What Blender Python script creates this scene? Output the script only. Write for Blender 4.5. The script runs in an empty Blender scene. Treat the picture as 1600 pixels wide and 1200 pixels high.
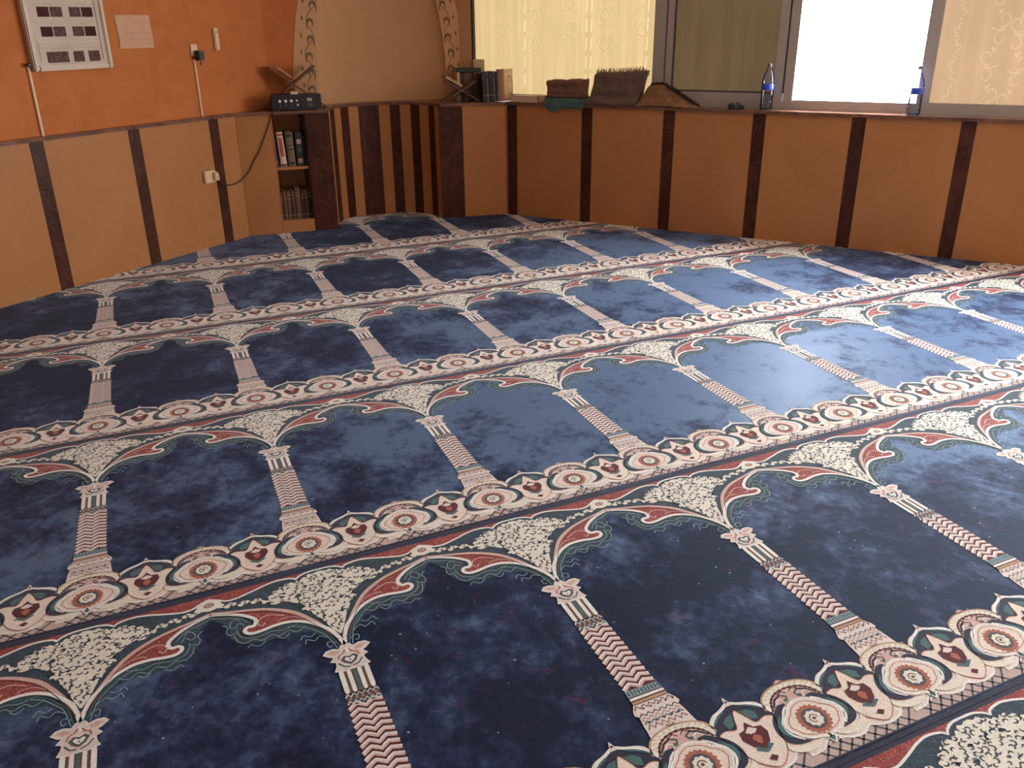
import bpy, bmesh, math, random
from mathutils import Vector, Matrix
from mathutils.geometry import tessellate_polygon

random.seed(7)
SC = bpy.context.scene
COL = SC.collection
pi = math.pi

# ------------------------------------------------------------------ camera
cd = bpy.data.cameras.new('camera')
cam = bpy.data.objects.new('camera', cd)
COL.objects.link(cam)
cd.sensor_width = 36.0
cd.lens = 36.0 * 1336.3 / 1600.0
cd.clip_start = 0.05
r = Vector((0.9999307, -0.0045672, -0.0108468))
u = Vector((0.0117691, 0.3880380, 0.9215682))
f = Vector((0.0, 0.9216321, -0.3880649))
cam.matrix_world = Matrix(((r.x, u.x, -f.x, 0), (r.y, u.y, -f.y, 0), (r.z, u.z, -f.z, 1.4503), (0, 0, 0, 1)))
SC.camera = cam

# ------------------------------------------------------------------ world, exposure
W = bpy.data.worlds.new('daylight')
SC.world = W
W.use_nodes = True
W.node_tree.nodes['Background'].inputs['Color'].default_value = (0.86, 0.92, 1.0, 1)
W.node_tree.nodes['Background'].inputs['Strength'].default_value = 1.0
SC.view_settings.view_transform = 'Standard'
SC.view_settings.look = 'None'
SC.view_settings.exposure = 0.28
SC.view_settings.gamma = 1.0
SC.view_settings.use_curve_mapping = False

OPEN_PANE = 27.0      # radiance of the bare, frosted daylight pane
FILM_PANE = 0.68      # the patterned films let far less through
SIDE_FILL = 38.0       # unseen glowing panes added further along the wall to light the carpets


# ------------------------------------------------------------------ materials
def srgb(r_, g_, b_):
    def c(v):
        v /= 255.0
        return v / 12.92 if v <= 0.04045 else ((v + 0.055) / 1.055) ** 2.4
    return (c(r_), c(g_), c(b_), 1)


def newmat(name):
    m = bpy.data.materials.new(name)
    m.use_nodes = True
    nt = m.node_tree
    return m, nt, nt.nodes['Principled BSDF']


def node(nt, kind, **kw):
    n = nt.nodes.new(kind)
    for k, v in kw.items():
        if k in n.inputs:
            n.inputs[k].default_value = v
        else:
            setattr(n, k, v)
    return n


def ramp(nt, fac, stops):
    n = nt.nodes.new('ShaderNodeValToRGB')
    e = n.color_ramp.elements
    e[0].position, e[0].color = stops[0]
    e[1].position, e[1].color = stops[-1]
    for p_, c_ in stops[1:-1]:
        x = e.new(p_)
        x.color = c_
    nt.links.new(fac, n.inputs['Fac'])
    return n.outputs['Color']


def noise(nt, scale, detail=3, rough=0.55, dist=0.0, vec=None):
    n = node(nt, 'ShaderNodeTexNoise', Scale=scale, Detail=detail, Roughness=rough, Distortion=dist)
    if vec is None:
        g = nt.nodes.new('ShaderNodeNewGeometry')
        vec = g.outputs['Position']
    nt.links.new(vec, n.inputs['Vector'])
    return n.outputs['Fac']


def mixc(nt, fac, a, b, mode='MIX'):
    n = nt.nodes.new('ShaderNodeMix')
    n.data_type = 'RGBA'
    n.blend_type = mode
    for sock, v in ((n.inputs[0], fac), (n.inputs[6], a), (n.inputs[7], b)):
        if hasattr(v, 'is_linked'):
            nt.links.new(v, sock)
        else:
            sock.default_value = v
    return n.outputs[2]


def bump(nt, bsdf, height, strength, dist):
    n = node(nt, 'ShaderNodeBump', Strength=strength, Distance=dist)
    nt.links.new(height, n.inputs['Height'])
    nt.links.new(n.outputs['Normal'], bsdf.inputs['Normal'])
    return n


def plain(name, col, rough=0.6, var=0.12, scale=6.0, metal=0.0, spec=0.5, bump_s=0.0, bump_scale=60.0, coat=0.0):
    m, nt, b = newmat(name)
    fac = noise(nt, scale, 4)
    dark = tuple(c * (1 - var) for c in col[:3]) + (1,)
    light = tuple(min(1, c * (1 + var)) for c in col[:3]) + (1,)
    nt.links.new(ramp(nt, fac, [(0.3, dark), (0.7, light)]), b.inputs['Base Color'])
    b.inputs['Roughness'].default_value = rough
    b.inputs['Metallic'].default_value = metal
    b.inputs['Specular IOR Level'].default_value = spec
    b.inputs['Coat Weight'].default_value = coat
    if bump_s:
        bump(nt, b, noise(nt, bump_scale, 4), bump_s, 0.004)
    return m


def wool(name, col, col2=None, sheen=0.25, pat=0.0, patscale=90):
    """dense cut pile: flecked colour, soft sheen, fibre relief"""
    m, nt, b = newmat(name)
    fib = noise(nt, 420, 2, 0.6)
    lo = tuple(c * 0.72 for c in col[:3]) + (1,)
    hi = tuple(min(1, c * 1.18) for c in col[:3]) + (1,)
    c = ramp(nt, fib, [(0.3, lo), (0.7, hi)])
    if col2 is not None:
        w = noise(nt, patscale, 2, 0.5, 1.6)
        k = ramp(nt, w, [(0.46, (0, 0, 0, 1)), (0.50, (pat, pat, pat, 1)), (0.54, (0, 0, 0, 1))])
        c = mixc(nt, k, c, col2)
    nt.links.new(c, b.inputs['Base Color'])
    b.inputs['Roughness'].default_value = 0.85
    b.inputs['Specular IOR Level'].default_value = 0.25
    b.inputs['Sheen Weight'].default_value = sheen
    b.inputs['Sheen Roughness'].default_value = 0.45
    bump(nt, b, noise(nt, 300, 3), 0.5, 0.003)
    return m


def field_wool():
    """plush navy pile; brushed blotches lie in other directions, broad sheen painted into the colour, with lint and faded red flecks"""
    m, nt, b = newmat('navy_plush_pile')
    g = nt.nodes.new('ShaderNodeNewGeometry')
    mp = node(nt, 'ShaderNodeMapping')
    mp.inputs['Scale'].default_value = (1.15, 1.0, 1.0)
    mp.inputs['Rotation'].default_value = (0, 0, 0.35)
    nt.links.new(g.outputs['Position'], mp.inputs['Vector'])
    big = noise(nt, 3.8, 6, 0.66, 0.25, mp.outputs['Vector'])
    fine = noise(nt, 26, 4, 0.6, 0.4, mp.outputs['Vector'])
    nap_sheen = node(nt, 'ShaderNodeMath', operation='MULTIPLY_ADD')
    nt.links.new(fine, nap_sheen.inputs[0])
    nap_sheen.inputs[1].default_value = 0.35
    nt.links.new(big, nap_sheen.inputs[2])
    # broad light and dark sheen of the pile, put into its base colour
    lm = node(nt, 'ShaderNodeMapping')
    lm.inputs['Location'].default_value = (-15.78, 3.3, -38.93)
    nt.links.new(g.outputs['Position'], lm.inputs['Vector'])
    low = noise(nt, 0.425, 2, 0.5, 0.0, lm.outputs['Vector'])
    sheen_add = node(nt, 'ShaderNodeMath', operation='MULTIPLY_ADD')
    nt.links.new(low, sheen_add.inputs[0])
    sheen_add.inputs[1].default_value = 1.1
    nt.links.new(nap_sheen.outputs[0], sheen_add.inputs[2])
    nap_sheen = node(nt, 'ShaderNodeMath', operation='SUBTRACT')
    nt.links.new(sheen_add.outputs[0], nap_sheen.inputs[0])
    nap_sheen.inputs[1].default_value = 0.55
    c = ramp(nt, nap_sheen.outputs[0], [(0.48, (0.0060, 0.0060, 0.024, 1)), (0.60, (0.020, 0.026, 0.072, 1)), (0.76, (0.084, 0.132, 0.235, 1))])
    fl = noise(nt, 17, 5, 0.7, 0.8)
    c = mixc(nt, ramp(nt, fl, [(0.60, (0, 0, 0, 1)), (0.74, (0.55, 0.55, 0.55, 1))]), c, (0.15, 0.014, 0.035, 1))
    v = node(nt, 'ShaderNodeTexVoronoi', Scale=24)
    nt.links.new(g.outputs['Position'], v.inputs['Vector'])
    wn = noise(nt, 5.5, 2)
    lint = node(nt, 'ShaderNodeMath', operation='MULTIPLY_ADD')
    nt.links.new(wn, lint.inputs[0])
    lint.inputs[1].default_value = 0.16
    lint.inputs[2].default_value = -0.022
    ls = node(nt, 'ShaderNodeMath', operation='LESS_THAN')
    nt.links.new(v.outputs['Distance'], ls.inputs[0])
    nt.links.new(lint.outputs[0], ls.inputs[1])
    sp = node(nt, 'ShaderNodeMath', operation='MULTIPLY')
    nt.links.new(ls.outputs[0], sp.inputs[0])
    gate = ramp(nt, v.outputs['Color'], [(0.45, (0, 0, 0, 1)), (0.60, (0.8, 0.8, 0.8, 1))])
    nt.links.new(gate, sp.inputs[1])
    c = mixc(nt, sp.outputs[0], c, (0.42, 0.36, 0.34, 1))
    nt.links.new(c, b.inputs['Base Color'])
    rr = node(nt, 'ShaderNodeMapRange')
    nt.links.new(nap_sheen.outputs[0], rr.inputs['Value'])
    rr.inputs['From Min'].default_value = 0.5
    rr.inputs['From Max'].default_value = 0.85
    rr.inputs['To Min'].default_value = 0.66
    rr.inputs['To Max'].default_value = 0.44
    nt.links.new(rr.outputs[0], b.inputs['Roughness'])
    b.inputs['Specular IOR Level'].default_value = 0.08
    b.inputs['Specular Tint'].default_value = (0.62, 0.80, 1.0, 1)
    b.inputs['Sheen Weight'].default_value = 0.10
    b.inputs['Sheen Roughness'].default_value = 0.5
    b.inputs['Sheen Tint'].default_value = (0.55, 0.72, 1.0, 1)
    h = node(nt, 'ShaderNodeMath', operation='MULTIPLY_ADD')
    nt.links.new(noise(nt, 260, 3), h.inputs[0])
    h.inputs[1].default_value = 0.02
    nt.links.new(nap_sheen.outputs[0], h.inputs[2])
    bn = bump(nt, b, h.outputs[0], 0.16, 0.02)
    # the fibres' own blue gleam: a soft coloured reflection, stronger where the pile lies over
    gl = node(nt, 'ShaderNodeBsdfGlossy', Roughness=0.60)
    gl.inputs['Color'].default_value = (0.30, 0.47, 0.74, 1)
    nt.links.new(bn.outputs['Normal'], gl.inputs['Normal'])
    gr = node(nt, 'ShaderNodeMapRange')
    nt.links.new(nap_sheen.outputs[0], gr.inputs['Value'])
    gr.inputs['From Min'].default_value = 0.52
    gr.inputs['From Max'].default_value = 0.82
    gr.inputs['To Min'].default_value = 0.015
    gr.inputs['To Max'].default_value = 0.07
    mx = nt.nodes.new('ShaderNodeMixShader')
    nt.links.new(gr.outputs[0], mx.inputs[0])
    nt.links.new(b.outputs[0], mx.inputs[1])
    nt.links.new(gl.outputs[0], mx.inputs[2])
    nt.links.new(mx.outputs[0], nt.nodes['Material Output'].inputs['Surface'])
    return m


def marble(name, base, vein, vscale=3.0, rough=0.25, spots=None):
    m, nt, b = newmat(name)
    n1 = noise(nt, vscale, 6, 0.62, 1.2)
    c = ramp(nt, n1, [(0.28, tuple(x * 0.45 for x in base[:3]) + (1,)), (0.5, base), (0.66, tuple(min(1, x * 1.45) for x in base[:3]) + (1,))])
    n2 = noise(nt, vscale * 2.4, 5, 0.6, 2.5)
    k = ramp(nt, n2, [(0.488, (0, 0, 0, 1)), (0.5, (0.5, 0.5, 0.5, 1)), (0.512, (0, 0, 0, 1))])
    c = mixc(nt, k, c, vein)
    if spots:
        n3 = noise(nt, vscale * 7, 4, 0.7, 1.0)
        c = mixc(nt, ramp(nt, n3, [(0.67, (0, 0, 0, 1)), (0.72, (0.6, 0.6, 0.6, 1))]), c, spots)
    nt.links.new(c, b.inputs['Base Color'])
    b.inputs['Roughness'].default_value = rough
    b.inputs['Specular IOR Level'].default_value = 0.12
    return m


def stucco(name, a, c_, rough=0.85):
    m, nt, b = newmat(name)
    n1 = noise(nt, 5.0, 6, 0.65, 1.0)
    nt.links.new(ramp(nt, n1, [(0.3, a), (0.7, c_)]), b.inputs['Base Color'])
    b.inputs['Roughness'].default_value = rough
    bump(nt, b, noise(nt, 40, 5), 0.25, 0.004)
    return m


def lit_pane(name, col, strength, pattern=0.0, stripes=0.0):
    """a backlit window film: it gives off the daylight that falls through it"""
    m, nt, b = newmat(name)
    tc = nt.nodes.new('ShaderNodeTexCoord')
    wv = node(nt, 'ShaderNodeMapping')
    wv.inputs['Scale'].default_value = (9.0, 9.0, 0.35)
    nt.links.new(tc.outputs['Object'], wv.inputs['Vector'])
    n1 = noise(nt, 2.0, 3, 0.6, 0.2, wv.outputs['Vector'])
    n2 = noise(nt, 3.0, 4, 0.6, 0.0, tc.outputs['Object'])
    lo = tuple(x * (1 - stripes) for x in col[:3]) + (1,)
    hi = tuple(x * (1 + stripes) for x in col[:3]) + (1,)
    c = ramp(nt, n1, [(0.36, lo), (0.55, col), (0.64, hi)])
    c = mixc(nt, pattern, c, ramp(nt, n2, [(0.3, tuple(x * 0.7 for x in col[:3]) + (1,)), (0.7, tuple(x * 1.25 for x in col[:3]) + (1,))]))
    b.inputs['Base Color'].default_value = tuple(x * 0.3 for x in col[:3]) + (1,)
    b.inputs['Roughness'].default_value = 0.5
    nt.links.new(c, b.inputs['Emission Color'])
    b.inputs['Emission Strength'].default_value = strength
    return m


MAT = {}
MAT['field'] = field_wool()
MAT['white'] = wool('white_pile', (0.88, 0.85, 0.82, 1), sheen=0.5)
MAT['cream'] = wool('cream_pile', (0.82, 0.77, 0.66, 1), sheen=0.5)
MAT['peach'] = wool('peach_pile', (0.84, 0.72, 0.63, 1), (0.60, 0.36, 0.28, 1), 0.5, 0.35, 60)
MAT['pink'] = wool('pink_pile', (0.66, 0.42, 0.37, 1), sheen=0.4)
MAT['palepink'] = wool('pale_pink_pile', (0.78, 0.66, 0.62, 1), sheen=0.5)
MAT['red'] = wool('red_pile', (0.26, 0.028, 0.026, 1), (0.62, 0.22, 0.17, 1), 0.2, 0.75, 55)
MAT['maroon'] = wool('maroon_pile', (0.10, 0.010, 0.014, 1), sheen=0.15)
MAT['brick'] = wool('brick_pile', (0.42, 0.13, 0.08, 1), sheen=0.15)
MAT['navy'] = wool('navy_pile', (0.012, 0.013, 0.040, 1), sheen=0.25)
MAT['slate'] = wool('slate_pile', (0.07, 0.075, 0.095, 1), sheen=0.2)
MAT['teal'] = wool('dark_teal_pile', (0.016, 0.036, 0.058, 1), (0.09, 0.17, 0.22, 1), 0.2, 0.5, 48)
MAT['tealm'] = wool('teal_pile', (0.06, 0.145, 0.155, 1), sheen=0.2)
MAT['teall'] = wool('pale_teal_pile', (0.23, 0.37, 0.42, 1), sheen=0.2)
MAT['brown'] = wool('brown_pile', (0.16, 0.075, 0.055, 1), sheen=0.15)
MAT['mesh'] = wool('lattice_ground_pile', (0.56, 0.42, 0.38, 1), sheen=0.15)
MAT['tan'] = wool('tan_pile', (0.50, 0.31, 0.19, 1), sheen=0.15)

MAT['panel'] = marble('beige_marble', (0.39, 0.160, 0.058, 1), (0.46, 0.22, 0.09, 1), 1.3, 0.30)
# beige tiles are nearly plain: flatten the contrast of the veins
for n_ in MAT['panel'].node_tree.nodes:
    if n_.type == 'VALTORGB' and len(n_.color_ramp.elements) == 3 and n_.color_ramp.elements[1].color[0] > 0.3:
        n_.color_ramp.elements[0].color = (0.355, 0.140, 0.048, 1)
        n_.color_ramp.elements[2].color = (0.425, 0.180, 0.068, 1)
MAT['strip'] = marble('dark_brown_marble', (0.058, 0.017, 0.009, 1), (0.22, 0.13, 0.10, 1), 5.0, 0.38, (0.17, 0.10, 0.085, 1))
MAT['cap'] = marble('brown_marble_ledge', (0.16, 0.075, 0.05, 1), (0.3, 0.2, 0.15, 1), 5.0, 0.2)
MAT['orange'] = stucco('orange_plaster', (0.42, 0.118, 0.022, 1), (0.51, 0.155, 0.036, 1))
MAT['creampaint'] = stucco('cream_paint', (0.52, 0.285, 0.130, 1), (0.56, 0.315, 0.150, 1))
MAT['ceiling'] = stucco('ceiling_paint', (0.72, 0.60, 0.46, 1), (0.76, 0.64, 0.50, 1))
MAT['floor'] = plain('concrete_screed', (0.25, 0.22, 0.2, 1), 0.9)
MAT['scroll'] = plain('brown_scroll_paint', (0.17, 0.085, 0.03, 1), 0.7)
MAT['alu'] = plain('anodised_window_frame', (0.36, 0.31, 0.27, 1), 0.4, 0.05, metal=0.2)
MAT['seal'] = plain('dark_window_seal', (0.06, 0.045, 0.04, 1), 0.7)
MAT['filmdark'] = lit_pane('doubled_film', (0.128, 0.082, 0.038, 1), 0.8, 0.3, 0.12)
MAT['film1'] = lit_pane('yellow_damask_film', (0.90, 0.66, 0.33, 1), FILM_PANE, 0.12, 0.10)
MAT['film4'] = lit_pane('tan_damask_film', (0.66, 0.44, 0.26, 1), FILM_PANE, 0.25, 0.08)
MAT['filmline'] = lit_pane('damask_dark_line', (0.70, 0.53, 0.29, 1), FILM_PANE, 0.2, 0.05)
MAT['filmlight'] = lit_pane('damask_bright_thread', (1.0, 0.80, 0.48, 1), FILM_PANE * 1.12, 0.2, 0.05)
MAT['filmline4'] = lit_pane('damask_light_line', (0.78, 0.56, 0.34, 1), FILM_PANE, 0.2, 0.05)
MAT['open'] = lit_pane('frosted_daylight_pane', (0.92, 0.96, 1.0, 1), OPEN_PANE, 0.05, 0.015)
MAT['rear'] = lit_pane('rear_fill_pane', (0.90, 0.95, 1.0, 1), 1.8, 0.05, 0.02)  # glow of the fill windows added behind the viewer
MAT['side'] = lit_pane('side_fill_pane', (0.84, 0.93, 1.0, 1), SIDE_FILL, 0.05, 0.02)  # glow of the unseen panes added on the right wall for fill


# ------------------------------------------------------------------ mesh helpers
class MB:
    """collects shapes; build() links them as ONE mesh object"""

    def __init__(self):
        self.v, self.f, self.m, self.mats = [], [], [], []

    def slot(self, mat):
        if mat not in self.mats:
            self.mats.append(mat)
        return self.mats.index(mat)

    def add(self, verts, faces, mat):
        o = len(self.v)
        s = self.slot(mat)
        self.v += [tuple(p_) for p_ in verts]
        self.f += [tuple(i + o for i in fc) for fc in faces]
        self.m += [s] * len(faces)

    def hexa(self, p8, mat):
        self.add(p8, [(0, 3, 2, 1), (4, 5, 6, 7), (0, 1, 5, 4), (1, 2, 6, 5), (2, 3, 7, 6), (3, 0, 4, 7)], mat)

    def box(self, x0, x1, y0, y1, z0, z1, mat, M=None):
        p = [Vector(q) for q in ((x0, y0, z0), (x1, y0, z0), (x1, y1, z0), (x0, y1, z0), (x0, y0, z1), (x1, y0, z1), (x1, y1, z1), (x0, y1, z1))]
        if M:
            p = [M @ q for q in p]
        self.hexa(p, mat)

    def rbox(self, x0, x1, y0, y1, z0, z1, mat, b=0.003, M=None):
        """box with chamfered vertical and horizontal edges"""
        bm = bmesh.new()
        bmesh.ops.create_cube(bm, size=1)
        for v in bm.verts:
            v.co = Vector(((x0 + x1) / 2 + v.co.x * (x1 - x0), (y0 + y1) / 2 + v.co.y * (y1 - y0), (z0 + z1) / 2 + v.co.z * (z1 - z0)))
        bmesh.ops.bevel(bm, geom=bm.edges[:], offset=b, segments=2, affect='EDGES')
        self.frombm(bm, mat, M)

    def frombm(self, bm, mat, M=None):
        bm.verts.index_update()
        self.add([(M @ v.co) if M else v.co.copy() for v in bm.verts], [[v.index for v in fc.verts] for fc in bm.faces], mat)
        bm.free()

    def lathe(self, prof, mat, seg=24, M=None):
        vs, fs = [], []
        for (rad, z) in prof:
            for k in range(seg):
                a = 2 * pi * k / seg
                q = Vector((rad * math.cos(a), rad * math.sin(a), z))
                vs.append(M @ q if M else q)
        for i in range(len(prof) - 1):
            for k in range(seg):
                k2 = (k + 1) % seg
                fs.append((i * seg + k, i * seg + k2, (i + 1) * seg + k2, (i + 1) * seg + k))
        fs.append(tuple(range(seg))[::-1])
        fs.append(tuple((len(prof) - 1) * seg + k for k in range(seg)))
        self.add(vs, fs, mat)

    def tube(self, pts, rad, mat, seg=8):
        pts = [Vector(q) for q in pts]
        vs, fs = [], []
        n = len(pts)
        for i, q in enumerate(pts):
            d = (pts[min(i + 1, n - 1)] - pts[max(i - 1, 0)]).normalized()
            a = d.cross(Vector((0, 0, 1)))
            if a.length < 1e-3:
                a = d.cross(Vector((1, 0, 0)))
            a.normalize()
            b = d.cross(a)
            rr = rad[i] if isinstance(rad, (list, tuple)) else rad
            for k in range(seg):
                t = 2 * pi * k / seg
                vs.append(q + a * rr * math.cos(t) + b * rr * math.sin(t))
        for i in range(n - 1):
            for k in range(seg):
                k2 = (k + 1) % seg
                fs.append((i * seg + k, i * seg + k2, (i + 1) * seg + k2, (i + 1) * seg + k))
        fs.append(tuple(range(seg))[::-1])
        fs.append(tuple((n - 1) * seg + k for k in range(seg)))
        self.add(vs, fs, mat)

    def mesh(self, name):
        me = bpy.data.meshes.new(name)
        me.from_pydata(self.v, [], self.f)
        for k in self.mats:
            me.materials.append(MAT[k])
        me.polygons.foreach_set('material_index', self.m)
        me.update()
        return me

    def build(self, name, parent=None, smooth=False):
        me = self.mesh(name)
        if smooth:
            me.polygons.foreach_set('use_smooth', [True] * len(me.polygons))
            try:
                me.set_sharp_from_angle(angle=math.radians(40))
            except Exception:
                pass
        return link(name, me, parent)


def link(name, me, parent=None):
    o = bpy.data.objects.new(name, me)
    COL.objects.link(o)
    if parent is not None:
        o.parent = parent
    return o


def tag(o, label, cat, group=None, kind=None):
    o['label'] = label
    o['category'] = cat
    if group:
        o['group'] = group
    if kind:
        o['kind'] = kind
    return o


def empty(name, loc=(0, 0, 0), rz=0.0):
    o = bpy.data.objects.new(name, None)
    COL.objects.link(o)
    o.location = loc
    o.rotation_euler = (0, 0, rz)
    return o


def crom(pts, n=6, closed=False):
    """Catmull-Rom through 2D/3D points"""
    P = [Vector(q) for q in pts]
    out = []
    N = len(P)
    rng = N if closed else N - 1
    for i in range(rng):
        if closed:
            a, b, c, d = P[(i - 1) % N], P[i], P[(i + 1) % N], P[(i + 2) % N]
        else:
            a, b, c, d = P[max(i - 1, 0)], P[i], P[i + 1], P[min(i + 2, N - 1)]
        for k in range(n):
            t = k / n
            out.append(0.5 * ((2 * b) + (c - a) * t + (2 * a - 5 * b + 4 * c - d) * t * t + (3 * b - a - 3 * c + d) * t ** 3))
    if not closed:
        out.append(P[-1])
    return out


# ------------------------------------------------------------------ walls as planes
class Plane:
    """s along the wall, n outwards through the wall, z up"""

    def __init__(self, A, d, n):
        self.A, self.d, self.n = Vector((A[0], A[1], 0)), Vector((d[0], d[1], 0)), Vector((n[0], n[1], 0))

    def P(self, s, n, z):
        return self.A + self.d * s + self.n * n + Vector((0, 0, z))

    def box(self, mb, s0, s1, n0, n1, z0, z1, mat):
        P = self.P
        mb.hexa([P(s0, n0, z0), P(s1, n0, z0), P(s1, n1, z0), P(s0, n1, z0), P(s0, n0, z1), P(s1, n0, z1), P(s1, n1, z1), P(s0, n1, z1)], mat)

    def M(self, s, n, z, turn=0.0):
        """frame standing at (s,n,z): local x along the wall, local -y into the room"""
        M = Matrix.Identity(4)
        M.col[0][:3] = self.d
        M.col[1][:3] = self.n
        M.translation = self.P(s, n, z)
        return M @ Matrix.Rotation(turn, 4, 'Z')


P0, E1, E2, A0 = (-1.957, 6.375), (-1.33, 6.60), (-0.55, 6.945), (-0.03, 7.075)
LW = Plane(P0, (-0.4700, -0.8827), (-0.8827, 0.4700))
RW = Plane(A0, (0.8773, -0.4799), (0.4799, 0.8773))
DL = Plane(P0, (0.9412, 0.3378), (-0.3378, 0.9412))
CH = Plane(E1, (0.9145, 0.4045), (-0.4045, 0.9145))
DR = Plane(E2, (0.9701, 0.2425), (-0.2425, 0.9701))
LDL, LCH, LDR = 0.6661, 0.8529, 0.536
NR = LCH / 2                         # radius of the lower niche
SETB = 0.36                          # how far the upper niche wall stands back
FZ = -0.012                          # floor under the carpets
CAPZ = 0.885                         # top of the ledge
TOPZ = 2.9

# the whole room's outline, for floor and ceiling
ROOM = [LW.P(9, .1, 0), LW.P(-1.3, .1, 0), RW.P(-1.0, .2, 0), RW.P(9, .2, 0), RW.P(9, .2, 0) + (LW.P(9, .1, 0) - LW.P(-1.65, .1, 0))]


def slab(name, pts, z0, z1, mat):
    mb = MB()
    n = len(pts)
    vs = [(q.x, q.y, z0) for q in pts] + [(q.x, q.y, z1) for q in pts]
    fs = [tuple(range(n))[::-1], tuple(range(n, 2 * n))] + [(i, (i + 1) % n, n + (i + 1) % n, n + i) for i in range(n)]
    mb.add(vs, fs, mat)
    return mb.build(name)


tag(slab('floor', ROOM, -0.1, FZ, 'floor'), 'plain screed floor of the hall under the carpets', 'floor', kind='structure')
tag(slab('ceiling', ROOM, TOPZ, TOPZ + 0.1, 'ceiling'), 'pale painted ceiling over the prayer hall', 'ceiling', kind='structure')

# ---- left wall
mb = MB()
LW.box(mb, -0.45, 9.0, 0.05, 0.25, 0.86, TOPZ, 'orange')
LW.box(mb, -0.45, 9.0, 0.02, 0.25, FZ, 0.86, 'orange')
wl = mb.build('wall_left')
tag(wl, 'orange plaster wall above beige dado on the side of the prayer time board', 'wall', kind='structure')


def dado(plane, parent, s0, s1, mat, name, n0=0.0, n1=0.021, z1=0.864):
    m_ = MB()
    g = 0.0012
    plane.box(m_, s0 + g, s1 - g, n0, n1, FZ, z1, mat)
    return m_.build(name, parent)


k = 0
edges = [0.0, 0.165]
s = 0.165
dado(LW, wl, 0.0, 0.165, 'panel', 'dado_panel')
while s < 8.4:
    dado(LW, wl, s, s + 0.085, 'strip', 'dado_strip', -0.002)
    dado(LW, wl, s + 0.085, s + 0.668, 'panel', 'dado_panel')
    s += 0.668
mb = MB()
LW.box(mb, -0.0, 9.0, -0.012, 0.052, 0.864, CAPZ, 'cap')
mb.build('ledge', wl)

# ---- wall with the windows
wr = MB()
RW.box(wr, -0.05, 9.0, 0.02, 0.32, FZ, 0.864, 'orange')
RW.box(wr, -0.6, 9.0, 0.12, 0.32, 1.95, TOPZ, 'orange')
RW.box(wr, 4.98, 5.5, 0.12, 0.32, 0.864, 1.95, 'orange')
RW.box(wr, 8.4, 9.0, 0.12, 0.32, 0.864, 1.95, 'orange')
wr = wr.build('wall_right')
tag(wr, 'wall of beige panels and dark strips below the long window', 'wall', kind='structure')
s = 0.02
dado(RW, wr, -0.03, 0.02, 'panel', 'dado_panel')
while s < 8.4:
    dado(RW, wr, s, s + 0.085, 'strip', 'dado_strip', -0.002)
    dado(RW, wr, s + 0.085, s + 0.645, 'panel', 'dado_panel')
    s += 0.645
mb = MB()
RW.box(mb, 0.0, 9.0, -0.015, 0.30, 0.864, CAPZ, 'cap')
mb.build('ledge', wr)

# ---- back walls (behind the camera)
BL = LW.P(9, 0.05, 0)
BR = RW.P(9, 0.12, 0)
BB = BL + (BR - RW.P(-1.65, 0.12, 0))


def wall_between(name, a, b, mat, label):
    d_ = (b - a)
    L_ = d_.length
    d_.normalize()
    n_ = Vector((-d_.y, d_.x, 0))
    if n_.dot(-a) > 0:
        n_ = -n_
    pl = Plane((a.x, a.y), (d_.x, d_.y), (n_.x, n_.y))
    m_ = MB()
    pl.box(m_, 0, L_, 0, 0.2, FZ, 0.95, mat)
    pl.box(m_, 0, L_, 0, 0.2, 2.3, TOPZ, mat)
    pl.box(m_, 0, L_ * 0.28, 0, 0.2, 0.95, 2.3, mat)
    pl.box(m_, L_ * 0.72, L_, 0, 0.2, 0.95, 2.3, mat)
    o = m_.build(name)
    tag(o, label, 'wall', kind='structure')
    return pl, L_


BW, LB = wall_between('wall_back', BL, BB, 'orange', 'orange back wall behind the viewer with an added fill window')
SW, LS = wall_between('wall_side', BR, BB, 'orange', 'orange side wall behind the viewer with an added fill window')


def fill_window(name, pl, s0, s1, z0, z1, n, label, mat, cnt):
    o = MB()
    w_ = 0.05
    pl.box(o, s0, s1, n, n + 0.06, z0, z0 + w_, 'alu')
    pl.box(o, s0, s1, n, n + 0.06, z1 - w_, z1, 'alu')
    for i in range(cnt + 1):
        c_ = s0 + w_ / 2 + (s1 - s0 - w_) * i / cnt
        pl.box(o, c_ - w_ / 2, c_ + w_ / 2, n, n + 0.06, z0 + w_, z1 - w_, 'alu')
    o = o.build(name)
    tag(o, label, 'window', kind='structure')
    for i in range(cnt):
        a_ = s0 + w_ + (s1 - s0 - w_) * i / cnt
        b_ = s0 + (s1 - s0 - w_) * (i + 1) / cnt
        q = MB()
        pl.box(q, a_, b_, n + 0.02, n + 0.03, z0 + w_, z1 - w_, mat)
        q.build('pane', o)
    return o


fill_window('fill_window_2', RW, 5.5, 8.4, CAPZ, 1.95, 0.14, 'unseen frosted fill window added further along the panelled wall', 'side', 3)  # added out of view to light the front carpets
fill_window('fill_window_3', BW, LB * 0.28, LB * 0.72, 0.95, 2.3, 0.06, 'unseen frosted fill window added in the back wall', 'rear', 4)  # added behind the viewer as weak fill light
fill_window('fill_window_4', SW, LS * 0.28, LS * 0.72, 0.95, 2.3, 0.06, 'unseen frosted fill window added in the side wall', 'rear', 4)  # second added fill light behind the viewer

# ---- niche corner: lower part
wc = MB()
DL.box(wc, 0.0, 0.245, 0.02, 0.38, FZ, 0.864, 'panel')
DL.box(wc, 0.49, LDL - 0.002, 0.02, 0.38, FZ, 0.864, 'strip')
DL.box(wc, 0.0, LDL, 0.34, 0.40, FZ, 0.864, 'panel')
DR.box(wc, 0.004, LDR, 0.02, 0.40, FZ, 0.864, 'panel')
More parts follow.
